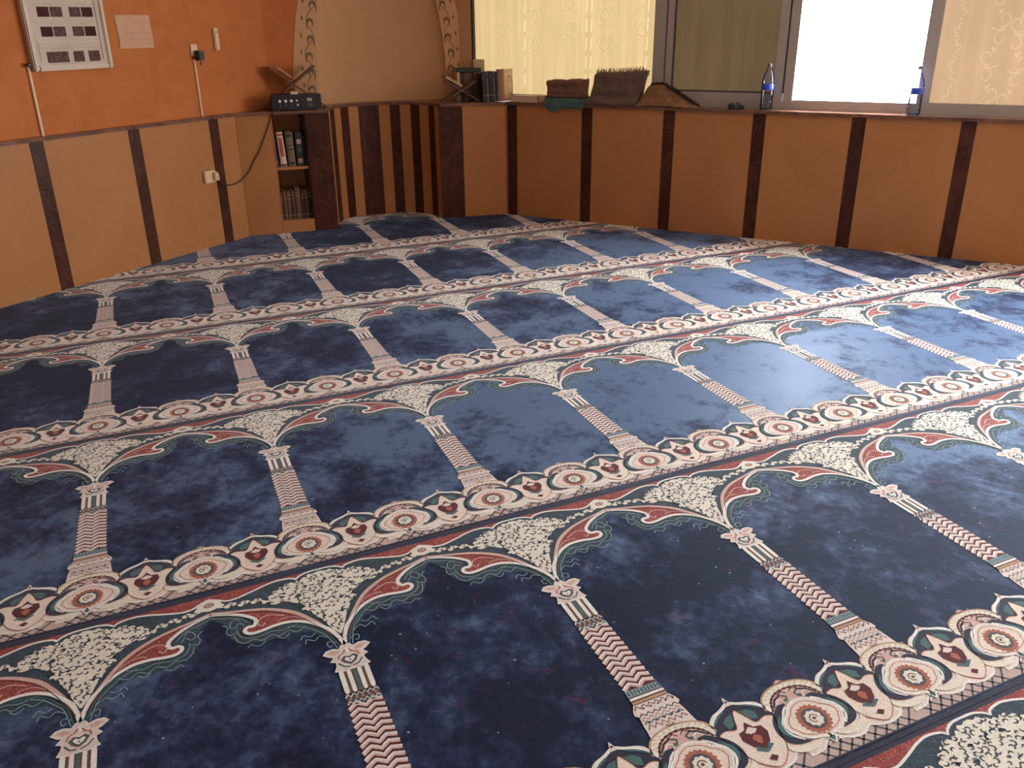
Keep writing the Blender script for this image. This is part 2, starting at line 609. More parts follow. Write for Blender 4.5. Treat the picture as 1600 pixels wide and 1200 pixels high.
# shell behind the curved niche
shell = []
for i in range(25):
    a = math.radians(7) + math.radians(166) * i / 24
    ca, sa = math.cos(a), math.sin(a)
    shell.append((CH.P(NR - (NR + 0.022) * ca, (NR + 0.022) * sa, 0), CH.P(NR - (NR + 0.08) * ca, (NR + 0.08) * sa, 0)))
for i in range(24):
    (a, b), (c, d) = shell[i], shell[i + 1]
    zz = lambda q, z: (q.x, q.y, z)
    wc.hexa([zz(a, FZ), zz(c, FZ), zz(d, FZ), zz(b, FZ), zz(a, .864), zz(c, .864), zz(d, .864), zz(b, .864)], 'panel')
wc = wc.build('wall_corner')
tag(wc, 'corner wall holding the curved striped prayer niche', 'wall', kind='structure')
dado(DL, wc, 0.0, 0.245, 'panel', 'dado_panel')
dado(DL, wc, 0.49, LDL, 'strip', 'pilaster', -0.004)
dado(DR, wc, 0.0, 0.19, 'strip', 'pilaster', -0.004)
dado(DR, wc, 0.19, LDR, 'panel', 'dado_panel')
bounds = [1.5, 9.5, 19, 30, 41, 53, 64.3, 77, 99.6, 111.5, 122.4, 134.8, 145.7, 159.5, 170, 180]
for i in range(len(bounds) - 1):
    mat = 'panel' if i % 2 == 0 else 'strip'
    if bounds[i] == 77:
        mat = 'strip'
    mat = {0: 'panel', 1: 'strip', 2: 'panel', 3: 'strip', 4: 'panel', 5: 'strip', 6: 'panel', 7: 'strip', 8: 'panel', 9: 'strip', 10: 'panel', 11: 'strip', 12: 'panel', 13: 'strip', 14: 'panel'}[i]
    m_ = MB()
    a0, a1 = math.radians(bounds[i] + 0.12), math.radians(bounds[i + 1] - 0.12)
    n_ = 4 if a1 - a0 > 0.25 else 3
    q = []
    off = 0.0 if mat == 'panel' else -0.002
    for j in range(n_ + 1):
        a = a0 + (a1 - a0) * j / n_
        ca, sa = math.cos(a), math.sin(a)
        R1, R2 = NR + off, NR + 0.02
        q.append((CH.P(NR - R1 * ca, R1 * sa, 0), CH.P(NR - R2 * ca, R2 * sa, 0)))
    for j in range(n_):
        (a, b), (c, d) = q[j], q[j + 1]
        m_.hexa([zz(a, FZ), zz(c, FZ), zz(d, FZ), zz(b, FZ), zz(a, .864), zz(c, .864), zz(d, .864), zz(b, .864)], mat)
    m_.build('niche_panel' if mat == 'panel' else 'niche_strip', wc)

# ledge over the corner, cut out round the niche
arc = []
for i in range(33):
    a = pi * i / 32
    arc.append(CH.P(NR - NR * 1.0 * math.cos(a), (NR - 0.012) * math.sin(a), 0))
front = [DL.P(-0.005, -0.014, 0), DL.P(LDL - 0.012, -0.014, 0)] + arc + [DR.P(0.012, -0.014, 0), DR.P(LDR + 0.0, -0.014, 0)]
backp = [RW.P(-0.52, 0.13, 0), CH.P(1.3, SETB + 0.22, 0), CH.P(-0.4, SETB + 0.22, 0), LW.P(-0.42, 0.06, 0)]
# built as a strip of quads and triangles between the front outline and the back line
poly = front + backp
mb = MB()
tri = tessellate_polygon([[Vector((q.x, q.y, 0)) for q in poly]])
n = len(poly)
vs = [(q.x, q.y, 0.864) for q in poly] + [(q.x, q.y, CAPZ) for q in poly]
fs = []
for t in tri:
    a, b, c = t
    nz = (poly[b] - poly[a]).cross(poly[c] - poly[a]).z
    if nz < 0:
        a, b, c = a, c, b
    fs += [(n + a, n + b, n + c), (c, b, a)]
fs += [(i, (i + 1) % n, n + (i + 1) % n, n + i) for i in range(n)]
mb.add(vs, fs, 'cap')
mb.build('ledge', wc)

# ---- niche corner: upper wall with the pointed opening
PROF = [(CAPZ - 0.02, .52), (1.1, .522), (1.23, .517), (1.35, .505), (1.5, .483), (1.63, .458), (1.75, .42), (1.9, .355), (2.05, .27), (2.2, .17), (2.33, .07), (2.40, .004)]
OUTER = [(CAPZ - 0.02, .70), (1.1, .705), (1.23, .69), (1.35, .672), (1.5, .645), (1.63, .615), (1.75, .58), (1.9, .515), (2.05, .42), (2.2, .31), (2.33, .19), (2.40, .13)]
CX = 0.54
SL, SR = -0.36, 1.20


def strip_between(mb_, rows, n0, n1, mat):
    """rows: (z, s_left, s_right) -> a slab between two outlines"""
    for (z0, a0, b0), (z1, a1, b1) in zip(rows, rows[1:]):
        P = CH.P
        mb_.hexa([P(a0, n0, z0), P(b0, n0, z0), P(b0, n1, z0), P(a0, n1, z0), P(a1, n0, z1), P(b1, n0, z1), P(b1, n1, z1), P(a1, n1, z1)], mat)


wn = MB()
strip_between(wn, [(z, SL - 0.05, CX - h) for z, h in PROF], SETB, SETB + 0.05, 'orange')
strip_between(wn, [(z, CX + h, SR + 0.1) for z, h in PROF], SETB, SETB + 0.05, 'orange')
CH.box(wn, SL - 0.05, SR + 0.1, SETB, SETB + 0.05, 2.40, TOPZ, 'orange')
wn = wn.build('wall_niche')
tag(wn, 'orange upper wall round the cream arched recess', 'wall', kind='structure')
m_ = MB()
vs, fs = [], []
NA = 24
for z, h in PROF:
    for j in range(NA + 1):
        a = pi * j / NA
        vs.append(CH.P(CX - h * math.cos(a), SETB + 0.002 + 0.16 * (h / .52) * math.sin(a), z))
for i in range(len(PROF) - 1):
    for j in range(NA):
        a = i * (NA + 1) + j
        fs.append((a, a + 1, a + NA + 2, a + NA + 1))
m_.add(vs, fs, 'creampaint')
m_.build('recess', wn, True)
for sgn, nm in ((-1, 'arch_border'), (1, 'arch_border')):
    m_ = MB()
    rows = []
    for (z, h), (_, o_) in zip(PROF, OUTER):
        a, b = (CX - o_, CX - h) if sgn < 0 else (CX + h, min(CX + o_, SR))
        rows.append((z, a, b))
    strip_between(m_, rows, SETB - 0.004, SETB + 0.001, 'creampaint')
    ab = m_.build(nm, wn)
    # painted scrolls: s-curls with little leaves climbing the border
    m_ = MB()
    stem = []
    for k_ in range(48):
        z = 0.90 + k_ * 0.027
        h = [ha + (hb - ha) * (z - za) / (zb - za) for (za, ha), (zb, hb) in zip(PROF, PROF[1:]) if za <= z <= zb]
        if h:
            stem.append(CH.P(CX + sgn * (h[0] + .055 + .030 * math.sin((z - .97) / .118 * pi)), SETB - .0042, z))
    m_.tube(stem, .0026, 'scroll', 5)
    m_.build('painted_stem', ab)
    z = 0.97
    kk = 0
    while z < 2.1:
        h = None
        for (za, ha), (zb, hb) in zip(PROF, PROF[1:]):
            if za <= z <= zb:
                h = ha + (hb - ha) * (z - za) / (zb - za)
        c0 = CX + sgn * (h + 0.055)
        m_ = MB()
        pts, wd = [], []
        fl = 1 if kk % 2 == 0 else -1
        for i in range(22):
            t = i / 21
            a = -0.6 + t * 4.4
            rad = 0.052 * (1 - 0.62 * t)
            pts.append((c0 + sgn * (-0.010 + rad * math.cos(a) * fl * 0.62), z + 0.02 + rad * math.sin(a)))
            wd.append(0.0035 + 0.007 * math.sin(pi * min(1, t * 1.2)) * (1 if 0.2 < t < 0.8 else 0.5))
        P = CH.P
        for (q0, w0), (q1, w1) in zip(zip(pts, wd), zip(pts[1:], wd[1:])):
            d_ = Vector((q1[0] - q0[0], q1[1] - q0[1]))
            if d_.length < 1e-6:
                continue
            d_.normalize()
            nx, nz = -d_.y, d_.x
            nf, nb = SETB - 0.0055, SETB - 0.003
            m_.hexa([P(q0[0] - nx * w0, nf, q0[1] - nz * w0), P(q1[0] - nx * w1, nf, q1[1] - nz * w1), P(q1[0] + nx * w1, nf, q1[1] + nz * w1), P(q0[0] + nx * w0, nf, q0[1] + nz * w0),
                     P(q0[0] - nx * w0, nb, q0[1] - nz * w0), P(q1[0] - nx * w1, nb, q1[1] - nz * w1), P(q1[0] + nx * w1, nb, q1[1] + nz * w1), P(q0[0] + nx * w0, nb, q0[1] + nz * w0)], 'scroll')
        # leaf drop beside the curl
        lx, lz = c0 + sgn * 0.052, z + 0.065
        for w0, hh in ((0.008, 0.020),):
            nf = SETB - 0.0055
            q = [(lx, lz - hh), (lx + w0, lz - hh * .2), (lx + w0 * .5, lz + hh * .6), (lx, lz + hh), (lx - w0 * .5, lz + hh * .6), (lx - w0, lz - hh * .2)]
            m_.add([P(a, nf, b) for a, b in q] + [P(a, nf + 0.0025, b) for a, b in q], [tuple(range(6))[::-1], tuple(range(6, 12))] + [(i, (i + 1) % 6, 6 + (i + 1) % 6, 6 + i) for i in range(6)], 'scroll')
        m_.build('painted_scroll', ab)
        z += 0.118
        kk += 1

# ------------------------------------------------------------------ long window on the right wall
w1 = empty('window_1', RW.P(0, 0.12, CAPZ))
tag(w1, 'long metal framed window with patterned films and one bare bright pane', 'window', kind='structure')
INV = w1.matrix_world.copy()
WN = 0.12


def wpart(name, boxes):
    m_ = MB()
    for (s0, s1, n0, n1, z0, z1, mat) in boxes:
        RW.box(m_, s0, s1, n0, n1, z0, z1, mat)
    o = m_.build(name)
    o.parent = w1
    o.matrix_parent_inverse = Matrix.Translation(-RW.P(0, 0.12, CAPZ))
    return o


ZB, ZT = CAPZ, 1.95
wpart('frame_rail', [(-0.47, 4.98, WN, WN + .06, ZB, 0.935, 'alu')])
wpart('frame_rail', [(-0.47, 4.98, WN, WN + .06, ZT - .06, ZT, 'alu')])
wpart('jamb', [(-0.50, -0.365, WN - .005, WN + .06, 0.935, ZT - .06, 'creampaint')])
wpart('seal', [(-0.365, -0.345, WN + 0.0, WN + .06, 0.935, ZT - .06, 'seal')])
wpart('mullion', [(1.165, 1.25, WN - .006, WN + .06, 0.935, ZT - .06, 'alu')])
wpart('sash_stile', [(1.256, 1.316, WN + .004, WN + .05, 0.935, ZT - .06, 'seal'), (1.263, 1.309, WN - .004, WN + .05, 0.935, ZT - .06, 'alu')])
wpart('sash_rail', [(1.32, 2.045, WN + .002, WN + .05, 0.935, 0.988, 'alu'), (1.32, 2.045, WN + .004, WN + .05, 0.988, 0.998, 'seal')])
wpart('sash_stile', [(2.045, 2.104, WN - .002, WN + .05, 0.935, ZT - .06, 'alu')])
wpart('seal', [(2.104, 2.116, WN + .01, WN + .05, 0.99, ZT - .06, 'seal')])
wpart('sash_stile', [(2.116, 2.178, WN - .006, WN + .05, 0.935, ZT - .06, 'alu')])
wpart('sash_rail', [(2.178, 2.955, WN + .004, WN + .05, 0.933, 0.950, 'alu')])
wpart('sash_stile', [(2.955, 3.03, WN - .006, WN + .05, 0.935, ZT - .06, 'alu')])
wpart('sash_rail', [(3.03, 3.93, WN + .002, WN + .05, 0.935, 0.955, 'alu')])
wpart('sash_stile', [(3.93, 4.02, WN - .006, WN + .06, 0.935, ZT - .06, 'alu')])
wpart('sash_stile', [(4.90, 4.98, WN - .006, WN + .06, 0.935, ZT - .06, 'alu')])
p1 = wpart('pane', [(-0.345, 1.165, WN + .03, WN + .036, 0.935, ZT - .06, 'film1')])
p2 = wpart('pane', [(1.316, 2.045, WN + .03, WN + .036, 0.99, ZT - .06, 'filmdark')])
p3 = wpart('pane', [(2.178, 2.955, WN + .03, WN + .036, 0.945, ZT - .06, 'open')])
p4 = wpart('pane', [(3.03, 3.93, WN + .03, WN + .036, 0.95, ZT - .06, 'film4')])
p5 = wpart('pane', [(4.02, 4.90, WN + .03, WN + .036, 0.935, ZT - .06, 'side')])  # unseen pane made to glow, added to light the middle of the floor
for o, l in ((p1, 'bright yellowish pane with a damask film'), (p2, 'dull brown pane with doubled film'), (p3, 'bare white pane full of daylight'), (p4, 'tan pane with a scroll patterned film')):
    o['label'] = l


def wstroke(m_, pts, w, mat, n=WN + .028):
    for q0, q1 in zip(pts, pts[1:]):
        d_ = Vector((q1[0] - q0[0], q1[1] - q0[1]))
        if d_.length < 1e-6:
            continue
        d_.normalize()
        nx, nz = -d_.y * w / 2, d_.x * w / 2
        P = RW.P
        m_.add([P(q0[0] - nx, n, q0[1] - nz), P(q1[0] - nx, n, q1[1] - nz), P(q1[0] + nx, n, q1[1] + nz), P(q0[0] + nx, n, q0[1] + nz)], [(0, 1, 2, 3)], mat)


def damask(m_, cx, cz, sc, mat, w):
    """an ogee lattice figure: lens, hooked curls and a foot"""
    for sg in (-1, 1):
        lens = [(cx + sg * sc * 0.5 * math.sin(pi * t / 10) * (1 + .25 * math.sin(2 * pi * t / 10)), cz + sc * (t / 10 - .5) * 1.5) for t in range(11)]
        wstroke(m_, lens, w, mat)
        curl = []
        for t in range(13):
            a = -1.2 + t * 0.42
            rr = sc * 0.34 * (1 - t / 17)
            curl.append((cx + sg * (sc * .62 + rr * math.cos(a)), cz + sc * .55 + rr * math.sin(a)))
        wstroke(m_, curl, w, mat)
        wstroke(m_, [(cx + sg * sc * .2, cz - sc * .95), (cx + sg * sc * .5, cz - sc * 1.05), (cx + sg * sc * .8, cz - sc * .95)], w, mat)


m_ = MB()
for i in range(5):
    for j in range(3):
        damask(m_, -0.10 + i * 0.29, 1.40 + j * 0.20 - 0.10 * (i % 2), 0.066, 'filmline', 0.0045)
for sx in (0.10, 0.62, 0.66, 1.10):
    for j in range(6):
        z0 = 1.0 + j * 0.13
        wstroke(m_, [(sx, z0), (sx + .004, z0 + 0.09)], 0.010, 'filmlight')
o = m_.build('damask_print', w1)
o.matrix_parent_inverse = Matrix.Translation(-RW.P(0, 0.12, CAPZ))
m_ = MB()


def spiral(cx, cz, r0, turn, sg, a0):
    return [(cx + sg * r0 * (1 - .8 * t / 16) * math.cos(a0 + turn * t / 16), cz + r0 * (1 - .8 * t / 16) * math.sin(a0 + turn * t / 16)) for t in range(17)]


for col, (cx, r0) in enumerate(((3.13, .022), (3.34, .050), (3.47, .050), (3.66, .022), (3.78, .050))):
    for j in range(9 if r0 < .03 else 4):
        cz = 0.99 + j * (0.10 if r0 < .03 else 0.215) + .03 * (col % 2)
        sg = 1 if (j + col) % 2 else -1
        wstroke(m_, spiral(cx + sg * r0 * .5, cz, r0, 5.4, sg, -1.9), 0.0065, 'filmline4')
        wstroke(m_, spiral(cx - sg * r0 * .5, cz + r0 * 2.0, r0, 5.4, -sg, 1.25), 0.0065, 'filmline4')
        wstroke(m_, [(cx - sg * r0 * .2, cz + r0 * .95), (cx, cz + r0 * .5), (cx + sg * r0 * .2, cz + r0 * 1.1)], 0.009, 'filmline4')
        if r0 > .03:
            wstroke(m_, [(cx - .035, cz - .052), (cx - .012, cz - .064), (cx + .012, cz - .064), (cx + .035, cz - .052)], 0.007, 'filmline4')
o = m_.build('damask_print', w1)
o.matrix_parent_inverse = Matrix.Translation(-RW.P(0, 0.12, CAPZ))

# ------------------------------------------------------------------ carpets
TH, V0, U0, SHEAR, PU, PV = 0.430471, 1.767800, -0.274436, 0.037, 0.611015, 1.2
EU, EV = Vector((math.cos(TH), math.sin(TH), 0)), Vector((-math.sin(TH), math.cos(TH), 0))


def lat(U, V):
    return EU * (U0 + U + SHEAR * V) + EV * (V0 + V)


class Flat:
    """woven pattern: every patch of colour is a polygon, later ones lie a hair higher"""

    def __init__(self):
        self.items = []
        self.n = 0

    def poly(self, pts, mat, lv):
        pts = [Vector((q[0], q[1], 0)) for q in pts]
        tri = tessellate_polygon([pts])
        self.items.append(([(q.x, q.y) for q in pts], tri, mat, lv))

    def stroke(self, pts, w, mat, lv, closed=False):
        P = [Vector((q[0], q[1])) for q in pts]
        N = len(P)
        vs, tri = [], []
        for i in range(N):
            if closed:
                d_ = P[(i + 1) % N] - P[i - 1]
            else:
                d_ = P[min(i + 1, N - 1)] - P[max(i - 1, 0)]
            if d_.length < 1e-7:
                d_ = Vector((1, 0))
            d_.normalize()
            ww = (w[i] if isinstance(w, list) else w) / 2
            nx = Vector((-d_.y, d_.x)) * ww
            vs += [tuple(P[i] - nx), tuple(P[i] + nx)]
        for i in range(N if closed else N - 1):
            a, b, c, d = 2 * i, 2 * i + 1, (2 * i + 2) % (2 * N), (2 * i + 3) % (2 * N)
            tri += [(a, c, d), (a, d, b)]
        self.items.append((vs, tri, mat, lv))

    def disc(self, x, y, rx, ry, mat, lv, n=20, teeth=0, depth=0.0):
        self.poly([((x + rx * (1 + (depth if (teeth and k % 2) else 0)) * math.cos(2 * pi * k / n)), (y + ry * (1 + (depth if (teeth and k % 2) else 0)) * math.sin(2 * pi * k / n))) for k in range(n)], mat, lv)

    def mesh(self, name, base=0.00025):
        V, F, Mi, mats = [], [], [], []
        for vs, tri, mat, lv in self.items:
            z = base + lv * 0.00028
            o = len(V)
            V += [(x + SHEAR * y, y, z) for x, y in vs]
            if mat not in mats:
                mats.append(mat)
            k = mats.index(mat)
            for a, b, c in tri:
                (ax, ay), (bx, by), (cx, cy) = vs[a], vs[b], vs[c]
                if (bx - ax) * (cy - ay) - (by - ay) * (cx - ax) < 0:
                    b, c = c, b
                F.append((a + o, b + o, c + o))
                Mi.append(k)
        me = bpy.data.meshes.new(name)
        me.from_pydata(V, [], F)
        for k in mats:
            me.materials.append(MAT[k])
        me.polygons.foreach_set('material_index', Mi)
        me.update()
        return me


def U_(pts):
    return [(a * PU, b) for a, b in pts]


def mir(pts):
    return [(-a, b) for a, b in pts]


def offset(pts, d):
    P = [Vector((q[0], q[1])) for q in pts]
    out = []
    for i in range(len(P)):
        t = P[min(i + 1, len(P) - 1)] - P[max(i - 1, 0)]
        t.normalize()
        out.append(tuple(P[i] + Vector((-t.y, t.x)) * d))
    return out


def inside(q, poly):
    x, y = q
    c = False
    for i in range(len(poly)):
        (x0, y0), (x1, y1) = poly[i][:2], poly[i - 1][:2]
        if (y0 > y) != (y1 > y) and x < (x1 - x0) * (y - y0) / (y1 - y0) + x0:
            c = not c
    return c


# --- the arch over a column: two half arches meeting at the cusp (0, 0)
WHITE = U_([(0.0, .002), (.028, .065), (.067, .099), (.115, .131), (.18, .152), (.246, .155), (.308, .148), (.348, .148), (.370, .158), (.372, .170), (.357, .178), (.335, .177), (.323, .188), (.322, .202), (.339, .217), (.38, .239), (.44, .259), (.50, .271)])
INNER = U_([(0.0, .034), (.016, .052), (.066, .112), (.13, .173), (.186, .207), (.264, .237), (.35, .256), (.42, .268), (.50, .284)])
WAVY = U_([(0, .357), (.05, .356), (.09, .347), (.111, .335), (.13, .346), (.19, .352), (.25, .345), (.31, .332), (.385, .318), (.43, .320), (.46, .332), (.50, .345)])
arch = Flat()
rnd = random.Random(3)
for m_ in (lambda q: [tuple(a) for a in q], mir):
    w_ = [tuple(q) for q in crom(WHITE, 5)]
    i_ = [tuple(q) for q in crom(INNER, 4)]
    t_ = [tuple(q) for q in WAVY]
    td = [tuple(q) for q in crom(WAVY[:4], 4)] + [tuple(q) for q in crom(WAVY[3:], 4)][1:]
    # red ground under the seam, teal spandrel
    arch.poly(m_([(0, .360)] + td + [(.5 * PU, .360)]), 'red', 1)
    arch.poly(m_(td + w_[::-1]), 'teal', 1)
    arch.stroke(m_(td), 0.0065, 'white', 3)
    # shaded scroll zone in the field under the arch
    zone = U_([(.0, -.02), (.04, .03), (.075, .062), (.12, .092), (.20, .108), (.29, .103), (.36, .108), (.415, .128), (.437, .158), (.436, .19), (.455, .222), (.5, .250)])
    arch.poly(m_(zone + w_[::-1]), 'teal', 0)
    # white outline
    arch.stroke(m_(w_), 0.0105, 'white', 5)
    # red acanthus leaf
    cut = [q for q in w_ if q[0] < .44 * PU or True]
    leaf = i_ + [q for q in w_[::-1]]
    arch.poly(m_(leaf), 'red', 3)
    arch.stroke(m_(offset(i_, -0.004)), [0.011 * (1 - .55 * abs(2 * k / (len(i_) - 1) - .9)) + .002 for k in range(len(i_))], 'pink', 4)
    arch.stroke(m_(offset(i_, -0.0115)), 0.0022, 'maroon', 5)
    # pale inner curl of the leaf
    cu = crom(U_([(.20, .185), (.26, .205), (.30, .20), (.315, .18), (.30, .168), (.285, .178)]), 5)
    arch.stroke(m_([tuple(q) for q in cu]), 0.0035, 'pink', 5)
    cu = crom(U_([(.10, .132), (.16, .168), (.21, .175), (.235, .168)]), 5)
    arch.stroke(m_([tuple(q) for q in cu]), 0.003, 'pink', 5)
    # fine lines in the field following the arch
    o1, o2 = offset(w_[:26], -0.013), offset(w_[:22], -0.020)
    arch.stroke(m_(o1), 0.0030, 'tealm', 2)
    arch.stroke(m_(o2), 0.0026, 'teall', 2)
    for base in ([(.03, .018), (.055, .03), (.068, .022), (.060, .008), (.048, .012)],
                 [(.05, .045), (.085, .062), (.11, .05), (.14, .062), (.15, .045)],
                 [(.10, .078), (.125, .07), (.15, .082), (.165, .066)],
                 [(.13, .118), (.17, .105), (.20, .12), (.24, .108), (.27, .122), (.31, .110), (.345, .122), (.385, .118), (.41, .135), (.42, .16)],
                 [(.16, .138), (.22, .128), (.27, .136), (.33, .128), (.38, .138), (.40, .158), (.405, .18)],
                 [(.37, .19), (.39, .205), (.41, .19), (.43, .20), (.42, .22), (.40, .225), (.385, .212)],
                 [(.355, .20), (.38, .222), (.415, .236), (.45, .243), (.5, .258)],
                 [(.41, .17), (.435, .165), (.447, .18), (.44, .2), (.46, .215)],
                 [(.20, .108), (.225, .095), (.25, .106)], [(.30, .104), (.33, .092), (.36, .104), (.375, .095)]):
        arch.stroke(m_([tuple(q) for q in crom(U_(base), 4)]), 0.0027, 'teall', 2)
    # cream arabesque over the column
    PAN = [(0, .345), (.05, .342), (.085, .330), (.12, .322), (.15, .326), (.185, .315), (.225, .300), (.25, .278), (.248, .255), (.225, .244), (.195, .250), (.165, .240), (.145, .228), (.115, .215), (.120, .190), (.092, .175), (.075, .150), (.055, .128), (.038, .098), (.022, .072), (0, .048)]
    pan = [tuple(q) for q in crom(U_(PAN), 5)]
    pb = []
    for k_, q in enumerate(pan):
        b_ = 0.0034 * math.sin(k_ * 1.55)
        c_ = Vector((0.05, .22))
        d_ = (Vector(q) - c_)
        d_ = d_ / max(d_.length, 1e-4)
        pb.append((max(0.0, q[0] + d_.x * b_ * (1 if q[0] > .003 else 0)), q[1] + d_.y * b_))
    arch.poly(m_(pb), 'cream', 4)
    # gaps and curls in it
    placed = []
    tries = 0
    while len(placed) < 64 and tries < 3000:
        tries += 1
        q = (rnd.uniform(0.004, .155), rnd.uniform(.06, .335))
        if not inside(q, pan) or any((Vector(q) - Vector(o)).length < 0.0128 for o in placed):
            continue
        placed.append(q)
        a0, rr = rnd.uniform(0, 6.28), rnd.uniform(0.0045, 0.0082)
        arcp = [(max(0, q[0] + rr * math.cos(a0 + t * 0.62)), q[1] + rr * math.sin(a0 + t * 0.62) * .9) for t in range(7)]
        arch.stroke(m_(arcp), [0.0016, .0034, .0044, .0047, .0044, .0034, .0018], 'slate' if rnd.random() < .5 else 'teal', 5)
    for cx_, cy_, rx_, ry_ in ((.075, .256, .010, .006), (.034, .200, .008, .006), (.050, .292, .010, .005), (.024, .140, .006, .006), (.115, .268, .010, .005), (.0, .235, .007, .005), (.072, .205, .008, .010), (.008, .300, .006, .004)):
        arch.poly(m_([(max(0, cx_ - rx_), cy_), (cx_, cy_ - ry_), (cx_ + rx_, cy_), (cx_, cy_ + ry_)]), 'teal', 5)
    # garland running to the rosette over the crown of the arch
    gar = crom(U_([(.262, .262), (.285, .283), (.31, .279), (.34, .290), (.37, .283), (.40, .296), (.43, .292), (.46, .306), (.50, .312)]), 5)
    arch.stroke(m_([tuple(q) for q in gar]), [0.010 + 0.006 * math.sin(k_ * 1.35) + 0.010 * max(0, (k_ - 26) / 14) for k_ in range(len(gar))], 'cream', 4)
    for gx, gy in ((.30, .287), (.355, .293), (.41, .300)):
        arch.disc((1 if m_ is not mir else -1) * gx * PU, gy, .007, .006, 'cream', 4, 10)
    for gx, gy in ((.33, .284), (.385, .289), (.44, .297)):
        arch.disc((1 if m_ is not mir else -1) * gx * PU, gy, .004, .003, 'slate', 5, 8)
    ros = [(.5 * PU, .345)] + [tuple(q) for q in crom([(.5 * PU, .343), (.47 * PU, .336), (.448 * PU, .318), (.455 * PU, .300), (.5 * PU, .290)], 5)]
    arch.poly(m_(ros), 'cream', 5)
    half = lambda rx, ry: [(.5 * PU - rx * math.sin(pi * k_ / 10), .317 + ry * math.cos(pi * k_ / 10)) for k_ in range(11)]
    arch.poly(m_(half(.0135, .0105)), 'brown', 6)
    arch.poly(m_(half(.0095, .0070)), 'pink', 7)
    arch.poly(m_(half(.004, .003)), 'brown', 8)
ARCH = arch.mesh('arch_motif')

# --- the column
colm = Flat()
cap_r = [(0, .004), (.010, .002), (.018, -.010), (.034, -.004), (.050, -.006), (.060, -.017), (.046, -.030), (.036, -.036), (.047, -.050), (.034, -.056), (.036, -.072), (.044, -.088)]
cap = cap_r + [(.020, -.094), (0, -.092), (-.020, -.094)] + mir(cap_r)[::-1][:-1]
colm.poly(cap, 'palepink', 3)
colm.stroke(cap, 0.003, 'white', 4, True)
for sg in (-1, 1):
    colm.poly([(sg * .020, -.016), (sg * .036, -.010), (sg * .050, -.015), (sg * .036, -.026), (sg * .022, -.026)], 'pink', 4)
    colm.stroke([(sg * .004, -.018), (sg * .012, -.030), (sg * .022, -.034), (sg * .026, -.048)], 0.0032, 'brick', 5)
    colm.stroke([(sg * .030, -.062), (sg * .018, -.078), (sg * .003, -.083)], 0.004, 'tealm', 5)
colm.poly([(0, -.008), (.007, -.016), (.004, -.026), (0, -.032), (-.004, -.026), (-.007, -.016)], 'white', 5)
colm.poly([(-.022, -.052), (-.012, -.040), (0, -.046), (.012, -.040), (.022, -.050), (.014, -.066), (0, -.076), (-.014, -.066)], 'slate', 5)
colm.poly([(-.014, -.053), (-.008, -.047), (0, -.053), (.008, -.047), (.014, -.053), (.008, -.062), (0, -.069), (-.008, -.062)], 'white', 6)
colm.disc(0, -.060, .003, .003, 'brown', 7, 6)
colm.poly([(-.036, -.086), (.036, -.086), (.036, -.176), (-.036, -.176)], 'brown', 2)
for x0, x1, mt in ((-.0375, -.0255, 'white'), (-.018, -.008, 'white'), (-.004, .004, 'tealm'), (.008, .018, 'white'), (.0255, .0375, 'white')):
    xm, hw = (x0 + x1) / 2, (x1 - x0) / 2
    colm.poly([(xm - hw * .75, -.090), (xm + hw * .75, -.090), (xm + hw, -.10), (xm + hw, -.164), (xm + hw * .6, -.173), (xm - hw * .6, -.173), (xm - hw, -.164), (xm - hw, -.10)], mt, 3)
colm.poly([(-.040, -.173), (.040, -.173), (.041, -.213), (-.041, -.213)], 'slate', 2)
zz1 = [(-.040 + .08 * k_ / 12, -.181 + (.005 if k_ % 2 else -.005)) for k_ in range(13)]
colm.stroke(zz1, 0.0034, 'white', 3)
colm.stroke([(x, y - .023) for x, y in zz1], 0.0034, 'white', 3)
for k_ in range(5):
    colm.disc(-.030 + .015 * k_, -.1925, .0045, .0045, 'brick', 3, 8)
    colm.disc(-.030 + .015 * k_, -.1925, .002, .002, 'pink', 4, 6)
colm.poly([(-.0405, -.210), (.0405, -.210), (.043, -.458), (-.043, -.458)], 'maroon', 1)
nchev = 12
for k_ in range(nchev):
    y0 = -.2185 - .0200 * k_
    hw = .0405 + .0025 * k_ / nchev
    pr = [(-1, -.0055), (-.75, .0010), (-.48, .0060), (-.25, .001), (0.0, -.0055), (.22, .001), (.46, .0060), (.75, .0025), (1, .0)]
    pts = [(a * hw, y0 + b * 1.25) for a, b in pr]
    colm.stroke(pts, 0.0118, 'palepink', 2)
    colm.stroke([(x, y - .0042) for x, y in pts], 0.0034, 'pink', 3)
    colm.stroke([(x, y + .0045) for x, y in pts], 0.0034, 'white', 3)
colm.poly([(-.0445, -.450), (.0445, -.450), (.046, -.470), (-.046, -.470)], 'teall', 4)
for k_ in range(10):
    colm.poly([(-.041 + .009 * k_, -.453), (-.037 + .009 * k_, -.453), (-.0375 + .009 * k_, -.467), (-.0415 + .009 * k_, -.467)], 'slate', 5)
colm.poly([(-.046, -.470), (.046, -.470), (.047, -.496), (-.047, -.496)], 'maroon', 4)
colm.poly([(-.046, -.474), (.046, -.474), (.0465, -.482), (-.0465, -.482)], 'white', 5)
colm.poly([(-.0465, -.486), (.0465, -.486), (.047, -.494), (-.047, -.494)], 'tan', 5)
base = [(-.047, -.494), (.047, -.494), (.058, -.512), (.061, -.524), (.053, -.532), (.057, -.552), (.059, -.575), (.062, -.600), (-.062, -.600), (-.059, -.575), (-.057, -.552), (-.053, -.532), (-.061, -.524), (-.058, -.512)]
colm.poly(base, 'palepink', 3)
